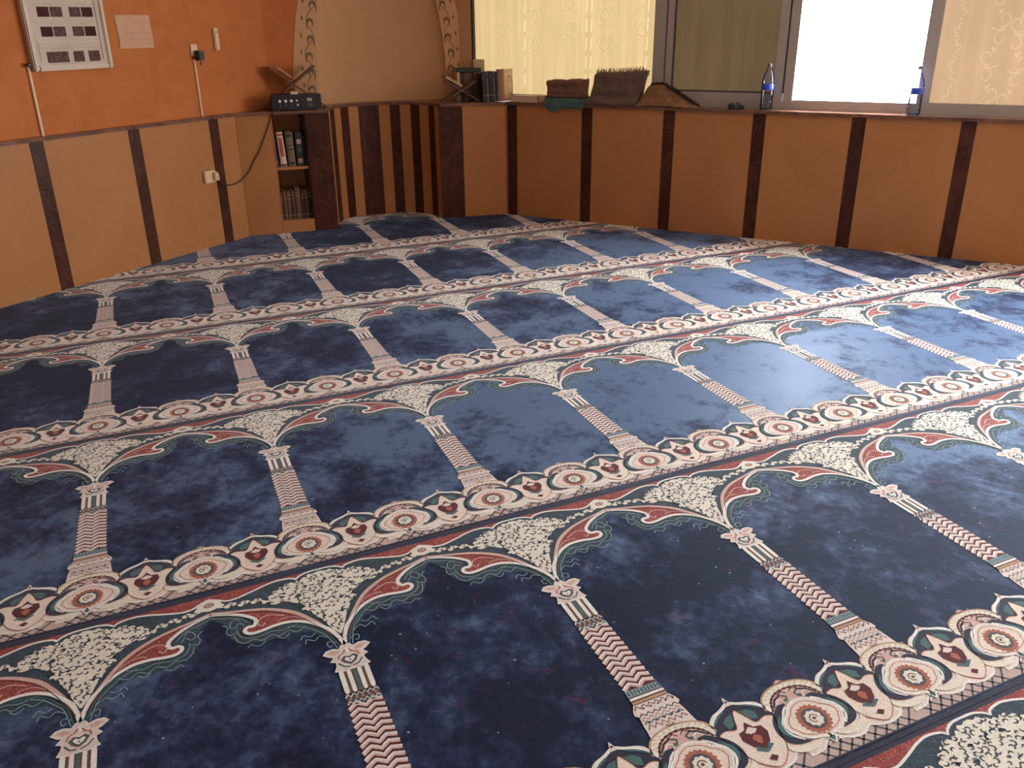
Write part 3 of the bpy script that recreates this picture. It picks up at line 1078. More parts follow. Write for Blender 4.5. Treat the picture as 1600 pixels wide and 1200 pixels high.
for row, (yy, mt, amp) in enumerate(((-.505, 'brown', .005), (-.518, 'white', .004), (-.529, 'slate', .004), (-.541, 'tan', .005), (-.552, 'tealm', .004), (-.566, 'brown', .006), (-.579, 'white', .004))):
    colm.stroke([(-.052 + .104 * k_ / 12, yy + (amp if k_ % 2 else -amp)) for k_ in range(13)], 0.0034, mt, 4)
for k_ in range(5):
    colm.disc(-.040 + .02 * k_, -.553, .004, .004, 'slate', 5, 8)
    colm.disc(-.030 + .02 * k_, -.512, .003, .003, 'maroon', 5, 6)
COLUMN = colm.mesh('column_motif', 0.00034)

# --- the flowered border: one large flower and one small one
bor = Flat()
HP = PU / 2                # 0.3055
xa, xb = -HP / 4, HP * 0.75
bor.poly([(xa, -.760), (xb, -.760), (xb, -.811), (xa, -.811)], 'mesh', 0)
for k_ in range(-4, 13):
    bx = xa + HP * k_ / 9
    for sg in (-1, 1):
        x0, x1 = bx, bx + sg * .05
        if min(x0, x1) < xa - .001 or max(x0, x1) > xb + .001:
            continue
        bor.stroke([(x0, -.762), ((x0 + x1) / 2, -.787), (x1, -.811)], 0.0048, 'slate', 1)
bor.poly([(xa, -.807), (xb, -.807), (xb, -.812), (xa, -.812)], 'navy', 2)
# cream ground, scalloped above, wavy below
topb = crom([(xa, -.640), (-.072, -.616), (-.060, -.598), (-.035, -.587), (0, -.582), (.035, -.587), (.060, -.598), (.075, -.618), (.083, -.612), (.100, -.598), (.130, -.589), (.1527, -.578), (.175, -.589), (.205, -.598), (.222, -.612), (xb, -.640)], 4)
botb = crom([(xb, -.764), (.205, -.762), (.19, -.776), (.1527, -.784), (.12, -.778), (.10, -.770), (.075, -.783), (.04, -.780), (.015, -.764), (0, -.756), (-.015, -.764), (-.04, -.780), (xa, -.783)], 4)
bor.poly([tuple(q) for q in topb] + [tuple(q) for q in botb], 'peach', 2)
bor.stroke([tuple(q) for q in botb], 0.0055, 'white', 3)
# arch of cream over the large flower
ao = [tuple(q) for q in crom([(-.083, -.640), (-.076, -.613), (-.060, -.597), (-.033, -.586), (0, -.582), (.033, -.586), (.060, -.597), (.076, -.613), (.083, -.640)], 5)]
ai = [tuple(q) for q in crom([(-.070, -.648), (-.058, -.624), (-.036, -.607), (0, -.600), (.036, -.607), (.058, -.624), (.070, -.648)], 5)]
bor.poly(ao + ai[::-1], 'cream', 3)
bor.stroke(ao, 0.0045, 'tan', 4)
bor.stroke(ai, [0.0075 if k_ % 2 else 0.003 for k_ in range(len(ai))], 'maroon', 4)
bor.stroke([(x * .92, y - .008) for x, y in ai], 0.0025, 'white', 4)
for k_ in range(3, len(ao) - 3, 3):
    q, d_ = Vector(ao[k_]), Vector((0, -.625)) - Vector(ao[k_])
    d_.normalize()
    bor.stroke([tuple(q + d_ * .004), tuple(q + d_ * .014)], 0.0016, 'tan', 4)
bor.disc(0, -.577, .0075, .006, 'pink', 4, 8)
bor.disc(-.009, -.578, .004, .004, 'tan', 4, 6)
bor.disc(.009, -.578, .004, .004, 'tan', 4, 6)
# ground inside the arch: maroon and pink filigree
bor.poly(ai + [(.070, -.655), (-.070, -.655)], 'pink', 3)
for sg in (-1, 1):
    bor.stroke([(sg * .062, -.640), (sg * .045, -.620), (sg * .025, -.614), (sg * .012, -.622), (sg * .018, -.634)], 0.005, 'slate', 4)
    bor.stroke([(sg * .050, -.634), (sg * .038, -.624), (sg * .026, -.630), (sg * .030, -.640)], 0.0034, 'white', 5)
    bor.stroke([(sg * .030, -.612), (sg * .014, -.606), (sg * .004, -.612)], 0.003, 'maroon', 5)
    bor.disc(sg * .022, -.632, .005, .005, 'tealm', 5, 8)
# teal leaf hood over the small flower
CXS = HP / 2
hood = [(-.080, -.645), (-.070, -.622), (-.048, -.603), (-.022, -.592), (0, -.582), (.022, -.592), (.048, -.603), (.070, -.622), (.080, -.645)]
hp = [(CXS + q.x, q.y) for q in crom(hood, 4)]
bor.poly(hp + [(CXS + .078, -.660), (CXS - .078, -.660)], 'navy', 3)
bor.stroke(hp, 0.008, 'white', 4)
for sg in (-1, 1):
    bor.stroke([(CXS + sg * a, b) for a, b in ((.068, -.628), (.046, -.610), (.022, -.600))], [0.003, .0055, .002], 'tealm', 5)
    bor.poly([(CXS + sg * a, b) for a, b in ((.010, -.612), (.030, -.616), (.044, -.628), (.040, -.650), (.022, -.642))], 'tealm', 4)
bor.poly([(CXS - .009, -.590), (CXS - .004, -.572), (CXS, -.562), (CXS + .004, -.572), (CXS + .009, -.590)], 'palepink', 5)
bor.disc(CXS, -.578, .0035, .0035, 'maroon', 6, 6)
# small flower
sp = [(-.066, -.660), (-.048, -.652), (-.024, -.658), (-.012, -.632), (0, -.612), (.012, -.632), (.024, -.658), (.048, -.652), (.066, -.660), (.058, -.682), (.050, -.704), (.044, -.728), (.030, -.752), (0, -.772), (-.030, -.752), (-.044, -.728), (-.050, -.704), (-.058, -.682)]
spc = [(CXS + q.x * 1.12, -.690 + (q.y + .690) * 1.07) for q in crom(sp, 3, True)]
bor.poly(spc, 'peach', 5)
bor.stroke(spc, 0.0022, 'brick', 6, True)
mr = [(-.030, -.668), (-.012, -.664), (0, -.645), (.012, -.664), (.030, -.668), (.034, -.688), (.022, -.712), (0, -.726), (-.022, -.712), (-.034, -.688)]
bor.poly([(CXS + a, b) for a, b in mr], 'maroon', 7)
bor.poly([(CXS - .016, -.672), (CXS, -.660), (CXS + .016, -.672), (CXS + .006, -.680), (CXS - .006, -.680)], 'palepink', 8)
bor.poly([(CXS - .012, -.692), (CXS, -.682), (CXS + .012, -.692), (CXS + .006, -.706), (CXS, -.712), (CXS - .006, -.706)], 'brick', 8)
bor.poly([(CXS - .024, -.722), (CXS, -.736), (CXS + .024, -.722), (CXS + .014, -.714), (CXS, -.728), (CXS - .014, -.714)], 'tealm', 8)
bor.poly([(CXS - .012, -.752), (CXS, -.744), (CXS + .012, -.752), (CXS, -.762)], 'maroon', 7)
# dark crescents beside the large flower
for sg in (-1, 1):
    outer = [(.030, -.638), (.052, -.638), (.068, -.650), (.084, -.662), (.098, -.682), (.104, -.705), (.100, -.730), (.086, -.744), (.066, -.750), (.044, -.752)]
    innr = [(.058, -.742), (.074, -.726), (.080, -.706), (.076, -.688), (.062, -.672), (.050, -.658), (.036, -.648)]
    cr = [tuple(q) for q in crom(outer, 3)] + [tuple(q) for q in crom(innr, 3)]
    bor.poly([(sg * a, b) for a, b in cr], 'navy', 6)
    tl = [(.066, -.664), (.082, -.684), (.088, -.706), (.080, -.728)]
    bor.stroke([(sg * q[0], q[1]) for q in crom(tl, 4)], [0.002, .004, .006, .008, .010, .011, .012, .012, .011, .009, .006, .004, .002], 'tealm', 7)
    bor.stroke([(sg * q[0], q[1]) for q in crom(innr, 4)], 0.0055, 'white', 7)
    # cream arm sweeping under the crescent
    bor.stroke([(sg * q[0], q[1]) for q in crom([(.112, -.728), (.100, -.752), (.074, -.764), (.040, -.764), (.016, -.752)], 4)], [0.004 + 0.012 * math.sin(pi * k_ / 16) for k_ in range(17)], 'cream', 6)
# large flower
pet = [(-.072, -.690), (-.060, -.676), (-.048, -.668), (-.036, -.654), (-.018, -.644), (0, -.640), (.018, -.644), (.036, -.654), (.048, -.668), (.060, -.676), (.072, -.690), (.075, -.708), (.066, -.722), (.058, -.736), (.036, -.748), (.018, -.752), (0, -.758), (-.018, -.752), (-.036, -.748), (-.058, -.736), (-.066, -.722), (-.075, -.708)]
ptc = [tuple(q) for q in crom(pet, 3, True)]
bor.poly(ptc, 'peach', 8)
bor.stroke(ptc, 0.0050, 'white', 9, True)
bor.stroke([(x * .86, -.700 + (y + .700) * .84) for x, y in ptc], 0.0018, 'brick', 9, True)
bor.disc(0, -.704, .036, .0375, 'brick', 10, 40, 20, .16)
bor.disc(0, -.704, .0285, .0300, 'slate', 11, 20)
bor.disc(0, -.704, .0195, .0205, 'cream', 12, 18, 9, .18)
bor.stroke([(.011 * math.cos(t * .6), -.704 + .011 * math.sin(t * .6)) for t in range(9)], 0.0028, 'brown', 13)
bor.disc(0, -.704, .0045, .0045, 'brown', 13, 8)
# teal lozenge at the foot
bor.poly([(-.012, -.762), (0, -.749), (.012, -.762), (0, -.780)], 'white', 8)
bor.poly([(-.008, -.762), (0, -.754), (.008, -.762), (0, -.773)], 'tealm', 9)
for sg in (-1, 1):
    bor.stroke([(sg * .012, -.770), (sg * .024, -.778)], [0.005, .001], 'white', 8)
BORDER = bor.mesh('border_motif', 0.00043)

# --- lay the strips
CLIP = [(LW.P(0, 0, 0), LW.n), (RW.P(0, 0, 0), RW.n), (CH.P(0, NR + 0.004, 0), CH.n), (Vector((0, -0.6, 0)), Vector((0, -1, 0))), (Vector((7.2, 0, 0)), Vector((1, 0, 0)))]


def clip2d(poly):
    for A_, n_ in CLIP:
        out = []
        for i in range(len(poly)):
            a, b = poly[i - 1], poly[i]
            da, db = (a - A_).dot(n_), (b - A_).dot(n_)
            if (da <= 0) != (db <= 0):
                out.append(a + (b - a) * (da / (da - db)))
            if db <= 0:
                out.append(b)
        poly = out
        if not poly:
            return []
    return poly


def place(me, name, U, V, box, parent):
    x0, x1, y0, y1 = box
    cs = [lat(U + x, V + y) for x in (x0, x1) for y in (y0, y1)]
    if all(c.y < 0.25 for c in cs) or all(abs(c.x) > 0.80 * c.y + 0.75 for c in cs):
        return None
    worst = []
    for A_, n_ in CLIP[:3]:
        d_ = [(c - A_).dot(n_) for c in cs]
        if min(d_) >= -0.01:
            return None
        if max(d_) > 0:
            worst.append((A_, n_))
    loc = lat(U, V)
    M = Matrix.Translation(loc) @ Matrix.Rotation(TH, 4, 'Z')
    if worst:
        bm = bmesh.new()
        bm.from_mesh(me)
        Mi = M.inverted()
        for A_, n_ in worst:
            bmesh.ops.bisect_plane(bm, geom=bm.verts[:] + bm.edges[:] + bm.faces[:], plane_co=Mi @ A_, plane_no=Mi.to_3x3() @ n_, clear_outer=True)
        if not bm.faces:
            bm.free()
            return None
        m2 = bpy.data.meshes.new(name)
        bm.to_mesh(m2)
        bm.free()
        for k_ in me.materials:
            m2.materials.append(k_)
        me = m2
    o = link(name, me, parent)
    o.matrix_world = M
    o.matrix_parent_inverse = Matrix.Identity(4)
    return o


ROWLAB = {
    -1: 'patterned carpet strip nearest the viewer, only its arch tops showing in the corner',
    0: 'nearest full patterned carpet strip with large dark navy fields',
    1: 'second full patterned carpet strip from the viewer, with a bluish sheen painted into its fields',
    2: 'patterned carpet strip midway to the wall, third counting from the niche',
    3: 'patterned carpet strip second counting from the striped niche',
    4: 'shortest patterned carpet strip running into the striped prayer niche',
}
for j in range(-1, 5):
    g = 0.0006
    y0, y1 = j * PV - .840 + .0125 + g, j * PV + .372 - g
    y0 = (j - 1) * PV + .372 + g
    pl = clip2d([lat(-12, y0), lat(14, y0), lat(14, y1), lat(-12, y1)])
    mb = MB()
    n = len(pl)
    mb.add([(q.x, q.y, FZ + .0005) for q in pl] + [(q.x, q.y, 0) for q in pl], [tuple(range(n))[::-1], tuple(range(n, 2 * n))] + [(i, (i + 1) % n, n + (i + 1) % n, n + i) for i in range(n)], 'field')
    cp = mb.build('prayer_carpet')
    tag(cp, ROWLAB[j], 'carpet', 'prayer carpet strips')
    # navy selvedges
    for a, b in ((y0, y0 + .0115), (y1 - .0125, y1)):
        pl = clip2d([lat(-12, a), lat(14, a), lat(14, b), lat(-12, b)])
        if len(pl) > 2:
            mb = MB()
            mb.add([(q.x, q.y, .0004) for q in pl], [tuple(range(len(pl)))], 'navy')
            mb.build('selvedge', cp)
    for i in range(-9, 16):
        place(ARCH, 'arch_motif', i * PU, j * PV, (-PU / 2, PU / 2, -.02, .36), cp)
        place(COLUMN, 'column_motif', i * PU, j * PV, (-.065, .065, -.60, .005), cp)
        for h in (0, HP):
            place(BORDER, 'border_motif', i * PU + h, j * PV, (-.1, .235, -.812, -.56), cp)

# ------------------------------------------------------------------ things on the walls and the ledge
def simple(nm, col, rough=0.5, var=0.1, **k):
    MAT[nm] = plain(nm, col, rough, var, **k)


simple('black_plastic', (0.012, 0.010, 0.010, 1), 0.35)
simple('knob_white', (0.75, 0.70, 0.66, 1), 0.4)
simple('label_tan', (0.45, 0.30, 0.16, 1), 0.6)
simple('label_pink', (0.62, 0.40, 0.32, 1), 0.6)
simple('wood', (0.13, 0.045, 0.018, 1), 0.45, 0.35, scale=14)
simple('page', (0.44, 0.31, 0.20, 1), 0.8, 0.12, scale=160)
simple('maroon_cover', (0.075, 0.018, 0.012, 1), 0.45)
simple('brown_cover', (0.13, 0.055, 0.028, 1), 0.45)
simple('dark_brown_cover', (0.060, 0.024, 0.015, 1), 0.45)
simple('white_cover', (0.60, 0.43, 0.34, 1), 0.5)
simple('red_cover', (0.36, 0.06, 0.03, 1), 0.5)
simple('grey_cover', (0.17, 0.105, 0.065, 1), 0.5)
simple('green_cover', (0.020, 0.032, 0.022, 1), 0.45)
simple('black_cover', (0.022, 0.018, 0.018, 1), 0.4)
simple('slate_cover', (0.085, 0.078, 0.085, 1), 0.45)
simple('salmon_cover', (0.52, 0.27, 0.16, 1), 0.55)
simple('cream_cover', (0.62, 0.48, 0.30, 1), 0.55)
simple('gilt', (0.40, 0.26, 0.10, 1), 0.4, metal=0.3)
simple('card', (0.46, 0.33, 0.17, 1), 0.7)
simple('rug_brown', (0.16, 0.072, 0.045, 1), 0.95, 0.25, scale=40, bump_s=0.4, bump_scale=300)
simple('rug_grey', (0.125, 0.078, 0.056, 1), 0.95, 0.25, scale=40, bump_s=0.4, bump_scale=300)
simple('rug_tan', (0.22, 0.105, 0.045, 1), 0.95, 0.25, scale=30, bump_s=0.4, bump_scale=300)
simple('rug_teal', (0.055, 0.105, 0.095, 1), 0.95, 0.2, scale=40, bump_s=0.4, bump_scale=300)
simple('fringe_tan', (0.28, 0.17, 0.08, 1), 0.9)
simple('fringe_dark', (0.060, 0.022, 0.014, 1), 0.9)
simple('cloth_dark', (0.035, 0.045, 0.040, 1), 0.9)
simple('board_plastic', (0.50, 0.37, 0.26, 1), 0.45, 0.06)
simple('board_face', (0.45, 0.33, 0.23, 1), 0.5, 0.08)
simple('display', (0.060, 0.020, 0.018, 1), 0.8, 0.3, scale=30, spec=0.1)
simple('display_pale', (0.11, 0.055, 0.050, 1), 0.8, 0.45, scale=45, spec=0.1)
simple('ink', (0.20, 0.10, 0.06, 1), 0.7)
simple('paper', (0.58, 0.32, 0.19, 1), 0.8, 0.05)
simple('ivory_plastic', (0.68, 0.46, 0.27, 1), 0.4, 0.05)
simple('conduit', (0.70, 0.44, 0.26, 1), 0.5, 0.05)
simple('cable_brown', (0.055, 0.022, 0.012, 1), 0.5)
simple('bottle_blue', (0.03, 0.06, 0.40, 1), 0.35)
simple('cap_grey', (0.10, 0.09, 0.11, 1), 0.4)


def clearmat(name, col, rough, ior):
    """thin clear plastic: most light passes straight, the rest mirrors off the skin"""
    m, nt, b = newmat(name)
    tr = nt.nodes.new('ShaderNodeBsdfTransparent')
    gl = node(nt, 'ShaderNodeBsdfGlossy', Roughness=rough)
    fr = node(nt, 'ShaderNodeFresnel', IOR=ior)
    n1 = noise(nt, 40, 2)
    tint = ramp(nt, n1, [(0.3, tuple(c * .94 for c in col[:3]) + (1,)), (0.7, col)])
    nt.links.new(tint, tr.inputs['Color'])
    mx = nt.nodes.new('ShaderNodeMixShader')
    nt.links.new(fr.outputs[0], mx.inputs[0])
    nt.links.new(tr.outputs[0], mx.inputs[1])
    nt.links.new(gl.outputs[0], mx.inputs[2])
    nt.links.new(mx.outputs[0], nt.nodes['Material Output'].inputs['Surface'])
    return m


MAT['pet'] = clearmat('clear_bottle_plastic', (0.90, 0.92, 0.95, 1), 0.08, 1.45)
MAT['water'] = clearmat('water_in_bottle', (0.90, 0.92, 0.95, 1), 0.10, 1.2)


def T(plane, s, n, z, name, label, cat, group=None, turn=0.0):
    """an Empty at the thing's base: x to the right along the wall, y towards the wall, z up"""
    o = bpy.data.objects.new(name, None)
    COL.objects.link(o)
    x = plane.n.cross(Vector((0, 0, 1)))
    o.location = plane.P(s, n, z)
    o.rotation_euler = (0, 0, math.atan2(x.y, x.x) + turn)
    return tag(o, label, cat, group)


def book(t, w, d, h, cover, pages='page', bands=None, lying=False, spine_front=False):
    """standing book: spine towards the viewer (-y), w thick, d deep, h high; lying: w long, d deep, h thick"""
    c = 0.0028
    if lying:
        m_ = MB()
        m_.rbox(-w / 2, w / 2, 0, d, 0, c, cover, .001)
        m_.rbox(-w / 2, w / 2, 0, d, h - c, h, cover, .001)
        if spine_front:
            m_.rbox(-w / 2, w / 2, 0, c, 0, h, cover, .001)
        else:
            m_.rbox(-w / 2, w / 2, d - c, d, 0, h, cover, .001)
        m_.build('cover', t)
        m_ = MB()
        m_.box(-w / 2 + .004, w / 2 - .004, .004, d - c, c, h - c, pages)
        m_.build('page_block', t)
        return
    m_ = MB()
    m_.rbox(-w / 2, -w / 2 + c, 0, d, 0, h, cover, .001)
    m_.rbox(w / 2 - c, w / 2, 0, d, 0, h, cover, .001)
    # rounded spine
    prof = [(-w / 2, .004), (-w / 2 * .8, -.001), (-w / 2 * .35, -.004), (w / 2 * .35, -.004), (w / 2 * .8, -.001), (w / 2, .004), (w / 2, .008), (-w / 2, .008)]
    n_ = len(prof)
    m_.add([(x, y, 0) for x, y in prof] + [(x, y, h) for x, y in prof], [tuple(range(n_))[::-1], tuple(range(n_, 2 * n_))] + [(i, (i + 1) % n_, n_ + (i + 1) % n_, n_ + i) for i in range(n_)], cover)
    m_.build('cover', t)
    m_ = MB()
    m_.box(-w / 2 + c, w / 2 - c, .008, d - .005, .004, h - .004, pages)
    m_.build('page_block', t)
    for (z0, z1, f_, mt) in (bands or []):
        m_ = MB()
        m_.rbox(-w / 2 * f_, w / 2 * f_, -.0052, -.0035, z0 * h, z1 * h, mt, .0005)
        m_.build('spine_label', t)


def squiggle(m_, x0, x1, y, z, hgt, mat, seed, th=0.0016):
    """a short line of small illegible lettering, as flat print"""
    rr = random.Random(seed)
    x = x0
    while x < x1:
        w_ = rr.uniform(.006, .016)
        pts = [(x + w_ * k_ / 4, z + rr.uniform(-.5, .5) * hgt) for k_ in range(5)]
        for (a, b), (c, d) in zip(pts, pts[1:]):
            m_.add([(a, y, b - th / 2), (c, y, d - th / 2), (c, y, d + th / 2), (a, y, b + th / 2)], [(0, 1, 2, 3)], mat)
        x += w_ + rr.uniform(.002, .006)


# ---- prayer time board
t = T(LW, 1.447, 0.048, 1.232, 'prayer_time_board', 'cream framed prayer time board with dark display windows on orange wall', 'sign')
BW_, BH_ = 0.520, 0.70
m_ = MB()
for bx in ((0, .030, 0, BH_), (BW_ - .030, BW_, 0, BH_), (.030, BW_ - .030, 0, .030), (.030, BW_ - .030, BH_ - .03, BH_)):
    m_.rbox(bx[0], bx[1], -.042, 0, bx[2], bx[3], 'board_plastic', .006)
m_.build('frame', t)
m_ = MB()
m_.rbox(.026, BW_ - .026, -.032, -.004, .026, BH_ - .026, 'board_face', .002)
m_.build('face_plate', t)
m_ = MB()
for z0 in (.150,):
    m_.rbox(.045, BW_ - .045, -.0345, -.031, z0, z0 + .005, 'board_plastic', .001)
m_.rbox(.052, .055, -.0345, -.031, .05, .155, 'board_plastic', .001)
m_.rbox(BW_ - .06, BW_ - .057, -.0345, -.031, .05, BH_ - .06, 'ink', .001)
m_.build('divider', t)
rows = [(.042, .100, [(.095, .231, 'display_pale'), (.266, .334, 'display_pale'), (.366, .441, 'display_pale')])]
for zr in (.180, .283, .386, .489):
    rows.append((zr, zr + .052, [(.088, .160, 'display'), (.168, .243, 'display_pale'), (.290, .362, 'display_pale'), (.370, .442, 'display')]))
for z0, z1, cells in rows:
    for (x0, x1, mt) in cells:
        m_ = MB()
        m_.rbox(x0, x1, -.0345, -.031, z0, z1, mt, .001)
        m_.build('display_window', t)
m_ = MB()
for kk, (z0, z1, cells) in enumerate(rows[1:]):
    squiggle(m_, .135, .20, -.0325, z1 + .016, .008, 'ink', kk, .0012)
    squiggle(m_, .335, .40, -.0325, z1 + .016, .008, 'ink', kk + 10, .0012)
squiggle(m_, .085, .45, -.0325, .118, .006, 'ink', 33, .0012)
squiggle(m_, .12, .42, -.0325, .034, .004, 'ink', 34, .001)
m_.build('lettering', t)

# ---- paper notice
t = T(LW, 0.826, 0.049, 1.335, 'paper_notice', 'pale paper notice with faint handwriting stuck on orange wall', 'notice')
m_ = MB()
nx, nz = 6, 5
vs, fs = [], []
for j in range(nz + 1):
    for i in range(nx + 1):
        vs.append((.256 * i / nx + .002 * math.sin(j), -.0012 - .003 * math.sin(i * 1.1 + j * .7) ** 2, .192 * j / nz))
for j in range(nz):
    for i in range(nx):
        a = j * (nx + 1) + i
        fs.append((a, a + 1, a + nx + 2, a + nx + 1))
o_ = len(vs)
vs += [(x, -.0001, z) for x, y, z in vs]
fs += [tuple(o_ + i for i in fc)[::-1] for fc in fs[:]]
m_.add(vs, fs, 'paper')
m_.build('sheet', t)
m_ = MB()
squiggle(m_, .115, .235, -.0056, .150, .010, 'ink', 51)
squiggle(m_, .055, .245, -.0056, .088, .010, 'ink', 52)
squiggle(m_, .060, .250, -.0056, .056, .010, 'ink', 53)
m_.build('handwriting', t)

# ---- pale holder on the wall
t = T(LW, 0.034, 0.05, 1.305, 'remote_control', 'slim ivory remote control hanging upright on orange wall', 'remote')
m_ = MB()
m_.rbox(-.022, .022, -.018, 0, 0, .142, 'ivory_plastic', .007)
m_.build('body', t)
m_ = MB()
m_.rbox(-.006, .006, -.0195, -.0175, .112, .120, 'black_plastic', .001)
m_.build('button', t)

# ---- socket with black adapter
t = T(LW, 0.246, 0.05, 1.262, 'wall_socket', 'small ivory wall socket above the thin vertical cable duct', 'socket')
m_ = MB()
m_.rbox(-.030, .030, -.012, 0, .012, .085, 'ivory_plastic', .004)
m_.build('face_plate', t)
t = T(LW, 0.232, 0.037, 1.246, 'power_adapter', 'black power adapter plugged into the ivory wall socket', 'adapter')
m_ = MB()
m_.rbox(-.027, .027, -.045, 0, 0, .062, 'black_plastic', .006)
m_.build('body', t)
m_ = MB()
m_.tube([(.004, -.022, .002), (.004, -.022, -.012), (.003, -.022, -.030)], [.0055, .005, .0035], 'black_plastic', 8)
m_.build('cord_stub', t)

# ---- cable ducts
for (s_, z1, lab) in ((0.258, 1.252, 'thin pale cable duct running down from the socket to the ledge'), (1.463, 1.262, 'thin pale cable duct running down beside the prayer time board')):
    m_ = MB()
    LW.box(m_, s_ - .007, s_ + .007, .038, .0495, CAPZ + .0005, z1, 'conduit')
    LW.box(m_, s_ - .004, s_ + .004, .0365, .038, CAPZ + .0005, z1, 'conduit')
    tag(m_.build('cable_duct'), lab, 'duct', 'cable ducts on the orange wall')
t = T(LW, 1.47, 0.048, 1.268, 'wall_hook', 'small dark brown knob at the top of the cable duct', 'hook')
m_ = MB()
m_.lathe([(.004, 0), (.005, .016), (.013, .020), (.014, .028), (.006, .034)], 'dark_brown_cover', 12, Matrix.Rotation(pi / 2, 4, 'X'))
m_.build('knob', t)

# ---- outlet with plug and cable
t = T(LW, 0.320, -0.001, 0.447, 'wall_outlet', 'ivory double outlet with a white plug on left beige panel', 'outlet')
m_ = MB()
m_.rbox(-.052, .052, -.022, 0, 0, .082, 'ivory_plastic', .005)
m_.build('housing', t)
m_ = MB()
m_.rbox(.018, .052, -.046, -.022, .012, .070, 'ivory_plastic', .006)
m_.rbox(.052, .066, -.040, -.004, .006, .056, 'ivory_plastic', .005)
m_.build('plug', t)
pts = [LW.P(.262, -.03, .46), LW.P(.225, -.016, .425), LW.P(.178, -.012, .409), LW.P(.12, -.010, .402), LW.P(.075, -.012, .407), LW.P(.03, -.016, .420)]
pts += [DL.P(a, -.008, z) for a, z in ((.05, .475), (.09, .545), (.135, .605), (.165, .665), (.205, .745), (.232, .80), (.247, .845))] + [DL.P(.262, -.022, .876), DL.P(.285, -.02, .900)]
m_ = MB()
m_.tube(crom(pts, 5), .0042, 'cable_brown', 6)
tag(m_.build('power_cable', smooth=True), 'thin brown cable hanging from the amplifier down to the outlet', 'cable')

# ---- built-in bookshelf under the ledge
t = T(DL, 0.3675, 0.0, FZ, 'bookshelf', 'narrow built-in bookshelf let into the wall beside the dark marble pilaster', 'bookshelf')
m_ = MB()
m_.box(-.121, .121, .300, .335, 0.012, .87, 'panel')
m_.build('back_panel', t)
for sg in (-1, 1):
    m_ = MB()
    m_.box(sg * .1215 - .004 * (sg > 0) * 2, sg * .1215 + .004 * (sg < 0) * 2, .004, .300, 0.012, .87, 'panel' if sg < 0 else 'strip')
    m_.build('side_panel', t)
m_ = MB()
m_.rbox(-.113, .113, .006, .30, .478, .498, 'panel', .002)
m_.build('shelf_board', t)
m_ = MB()
m_.box(-.1215, .1215, .0, .30, 0.012, .104, 'panel')
m_.build('base', t)

ZU, ZL = 0.4865, 0.0925
for (s_, w_, h_, cov, bands, lean, lab) in (
        (.266, .018, .235, 'maroon_cover', [(.15, .18, .9, 'gilt'), (.8, .83, .9, 'gilt')], -0.05, 'thin maroon book leaning at the end of the upper shelf'),
        (.311, .046, .248, 'white_cover', [(.90, .96, .9, 'red_cover'), (.30, .84, .5, 'red_cover'), (.02, .07, .8, 'black_cover')], -0.05, 'thick white book with red lettering on the upper shelf'),
        (.372, .054, .245, 'grey_cover', [(.86, .95, .7, 'black_cover'), (.48, .52, .75, 'black_cover'), (.60, .63, .75, 'black_cover'), (.05, .13, .6, 'black_cover')], -0.02, 'thick greyish brown book with dark ornaments on the upper shelf'),
        (.434, .052, .240, 'green_cover', [(.66, .80, .62, 'label_pink'), (.40, .56, .5, 'slate_cover'), (.08, .22, .62, 'label_tan')], 0.0, 'thick dark green book with two pale spine labels')):
    t = T(DL, s_, 0.05, ZU, 'book', lab, 'book', 'books on the upper shelf')
    t.rotation_euler[1] = lean
    book(t, w_, .17, h_, cov, bands=bands)
t = T(DL, .473, 0.06, ZU, 'book', 'narrow black book standing in shadow next to the pilaster', 'book', 'books on the upper shelf')
book(t, .016, .16, .21, 'black_cover')
ords = ['first', 'second', 'third', 'fourth', 'fifth', 'sixth', 'seventh', 'eighth']
sx = .2525
for i, (w_, h_, cov) in enumerate(((.020, .205, 'dark_brown_cover'), (.024, .212, 'brown_cover'), (.026, .210, 'brown_cover'), (.030, .213, 'dark_brown_cover'), (.040, .232, 'brown_cover'), (.025, .212, 'dark_brown_cover'), (.025, .214, 'brown_cover'), (.020, .222, 'black_cover'))):
    sx += w_ / 2
    t = T(DL, sx, 0.055, ZL, 'book', 'dark brown leather book, %s from the left on the lower shelf' % ords[i], 'book', 'brown books on the lower shelf')
    book(t, w_, .165, h_, cov, bands=[(.12, .14, .95, 'gilt'), (.72, .74, .95, 'gilt'), (.84, .86, .95, 'gilt')])
    sx += w_ / 2 + .0028

# ---- amplifier on the ledge
t = T(DL, 0.446, 0.012, CAPZ + .0005, 'amplifier', 'black audio amplifier with a row of white knobs on the ledge', 'amplifier')
m_ = MB()
m_.rbox(-.172, .172, .006, .172, .008, .108, 'black_plastic', .006)
m_.build('housing', t)
m_ = MB()
m_.rbox(-.177, .177, 0, .008, .005, .110, 'black_plastic', .003)
m_.build('front_panel', t)
for x_, z_, r_, mt in ((-.122, .066, .0095, 'knob_white'), (-.080, .066, .0095, 'knob_white'), (-.040, .067, .0095, 'knob_white'), (.000, .068, .0065, 'knob_white'), (.004, .038, .0065, 'knob_white'), (.038, .073, .006, 'slate_cover'), (-.122, .036, .008, 'slate_cover'), (-.080, .036, .008, 'slate_cover'), (-.040, .036, .008, 'slate_cover'), (.042, .038, .006, 'slate_cover')):
    m_ = MB()
    m_.lathe([(r_ * 1.25, 0), (r_ * 1.2, .006), (r_, .008), (r_ * .9, .018), (r_ * .6, .019)], mt, 14, Matrix.Translation((x_, 0, z_)) @ Matrix.Rotation(pi / 2, 4, 'X'))
    m_.build('knob', t)
m_ = MB()
m_.rbox(.074, .110, -.002, .001, .062, .084, 'label_tan', .0006)
m_.build('display', t)
m_ = MB()
m_.rbox(.074, .112, -.002, .001, .028, .046, 'slate_cover', .0006)
m_.build('meter', t)
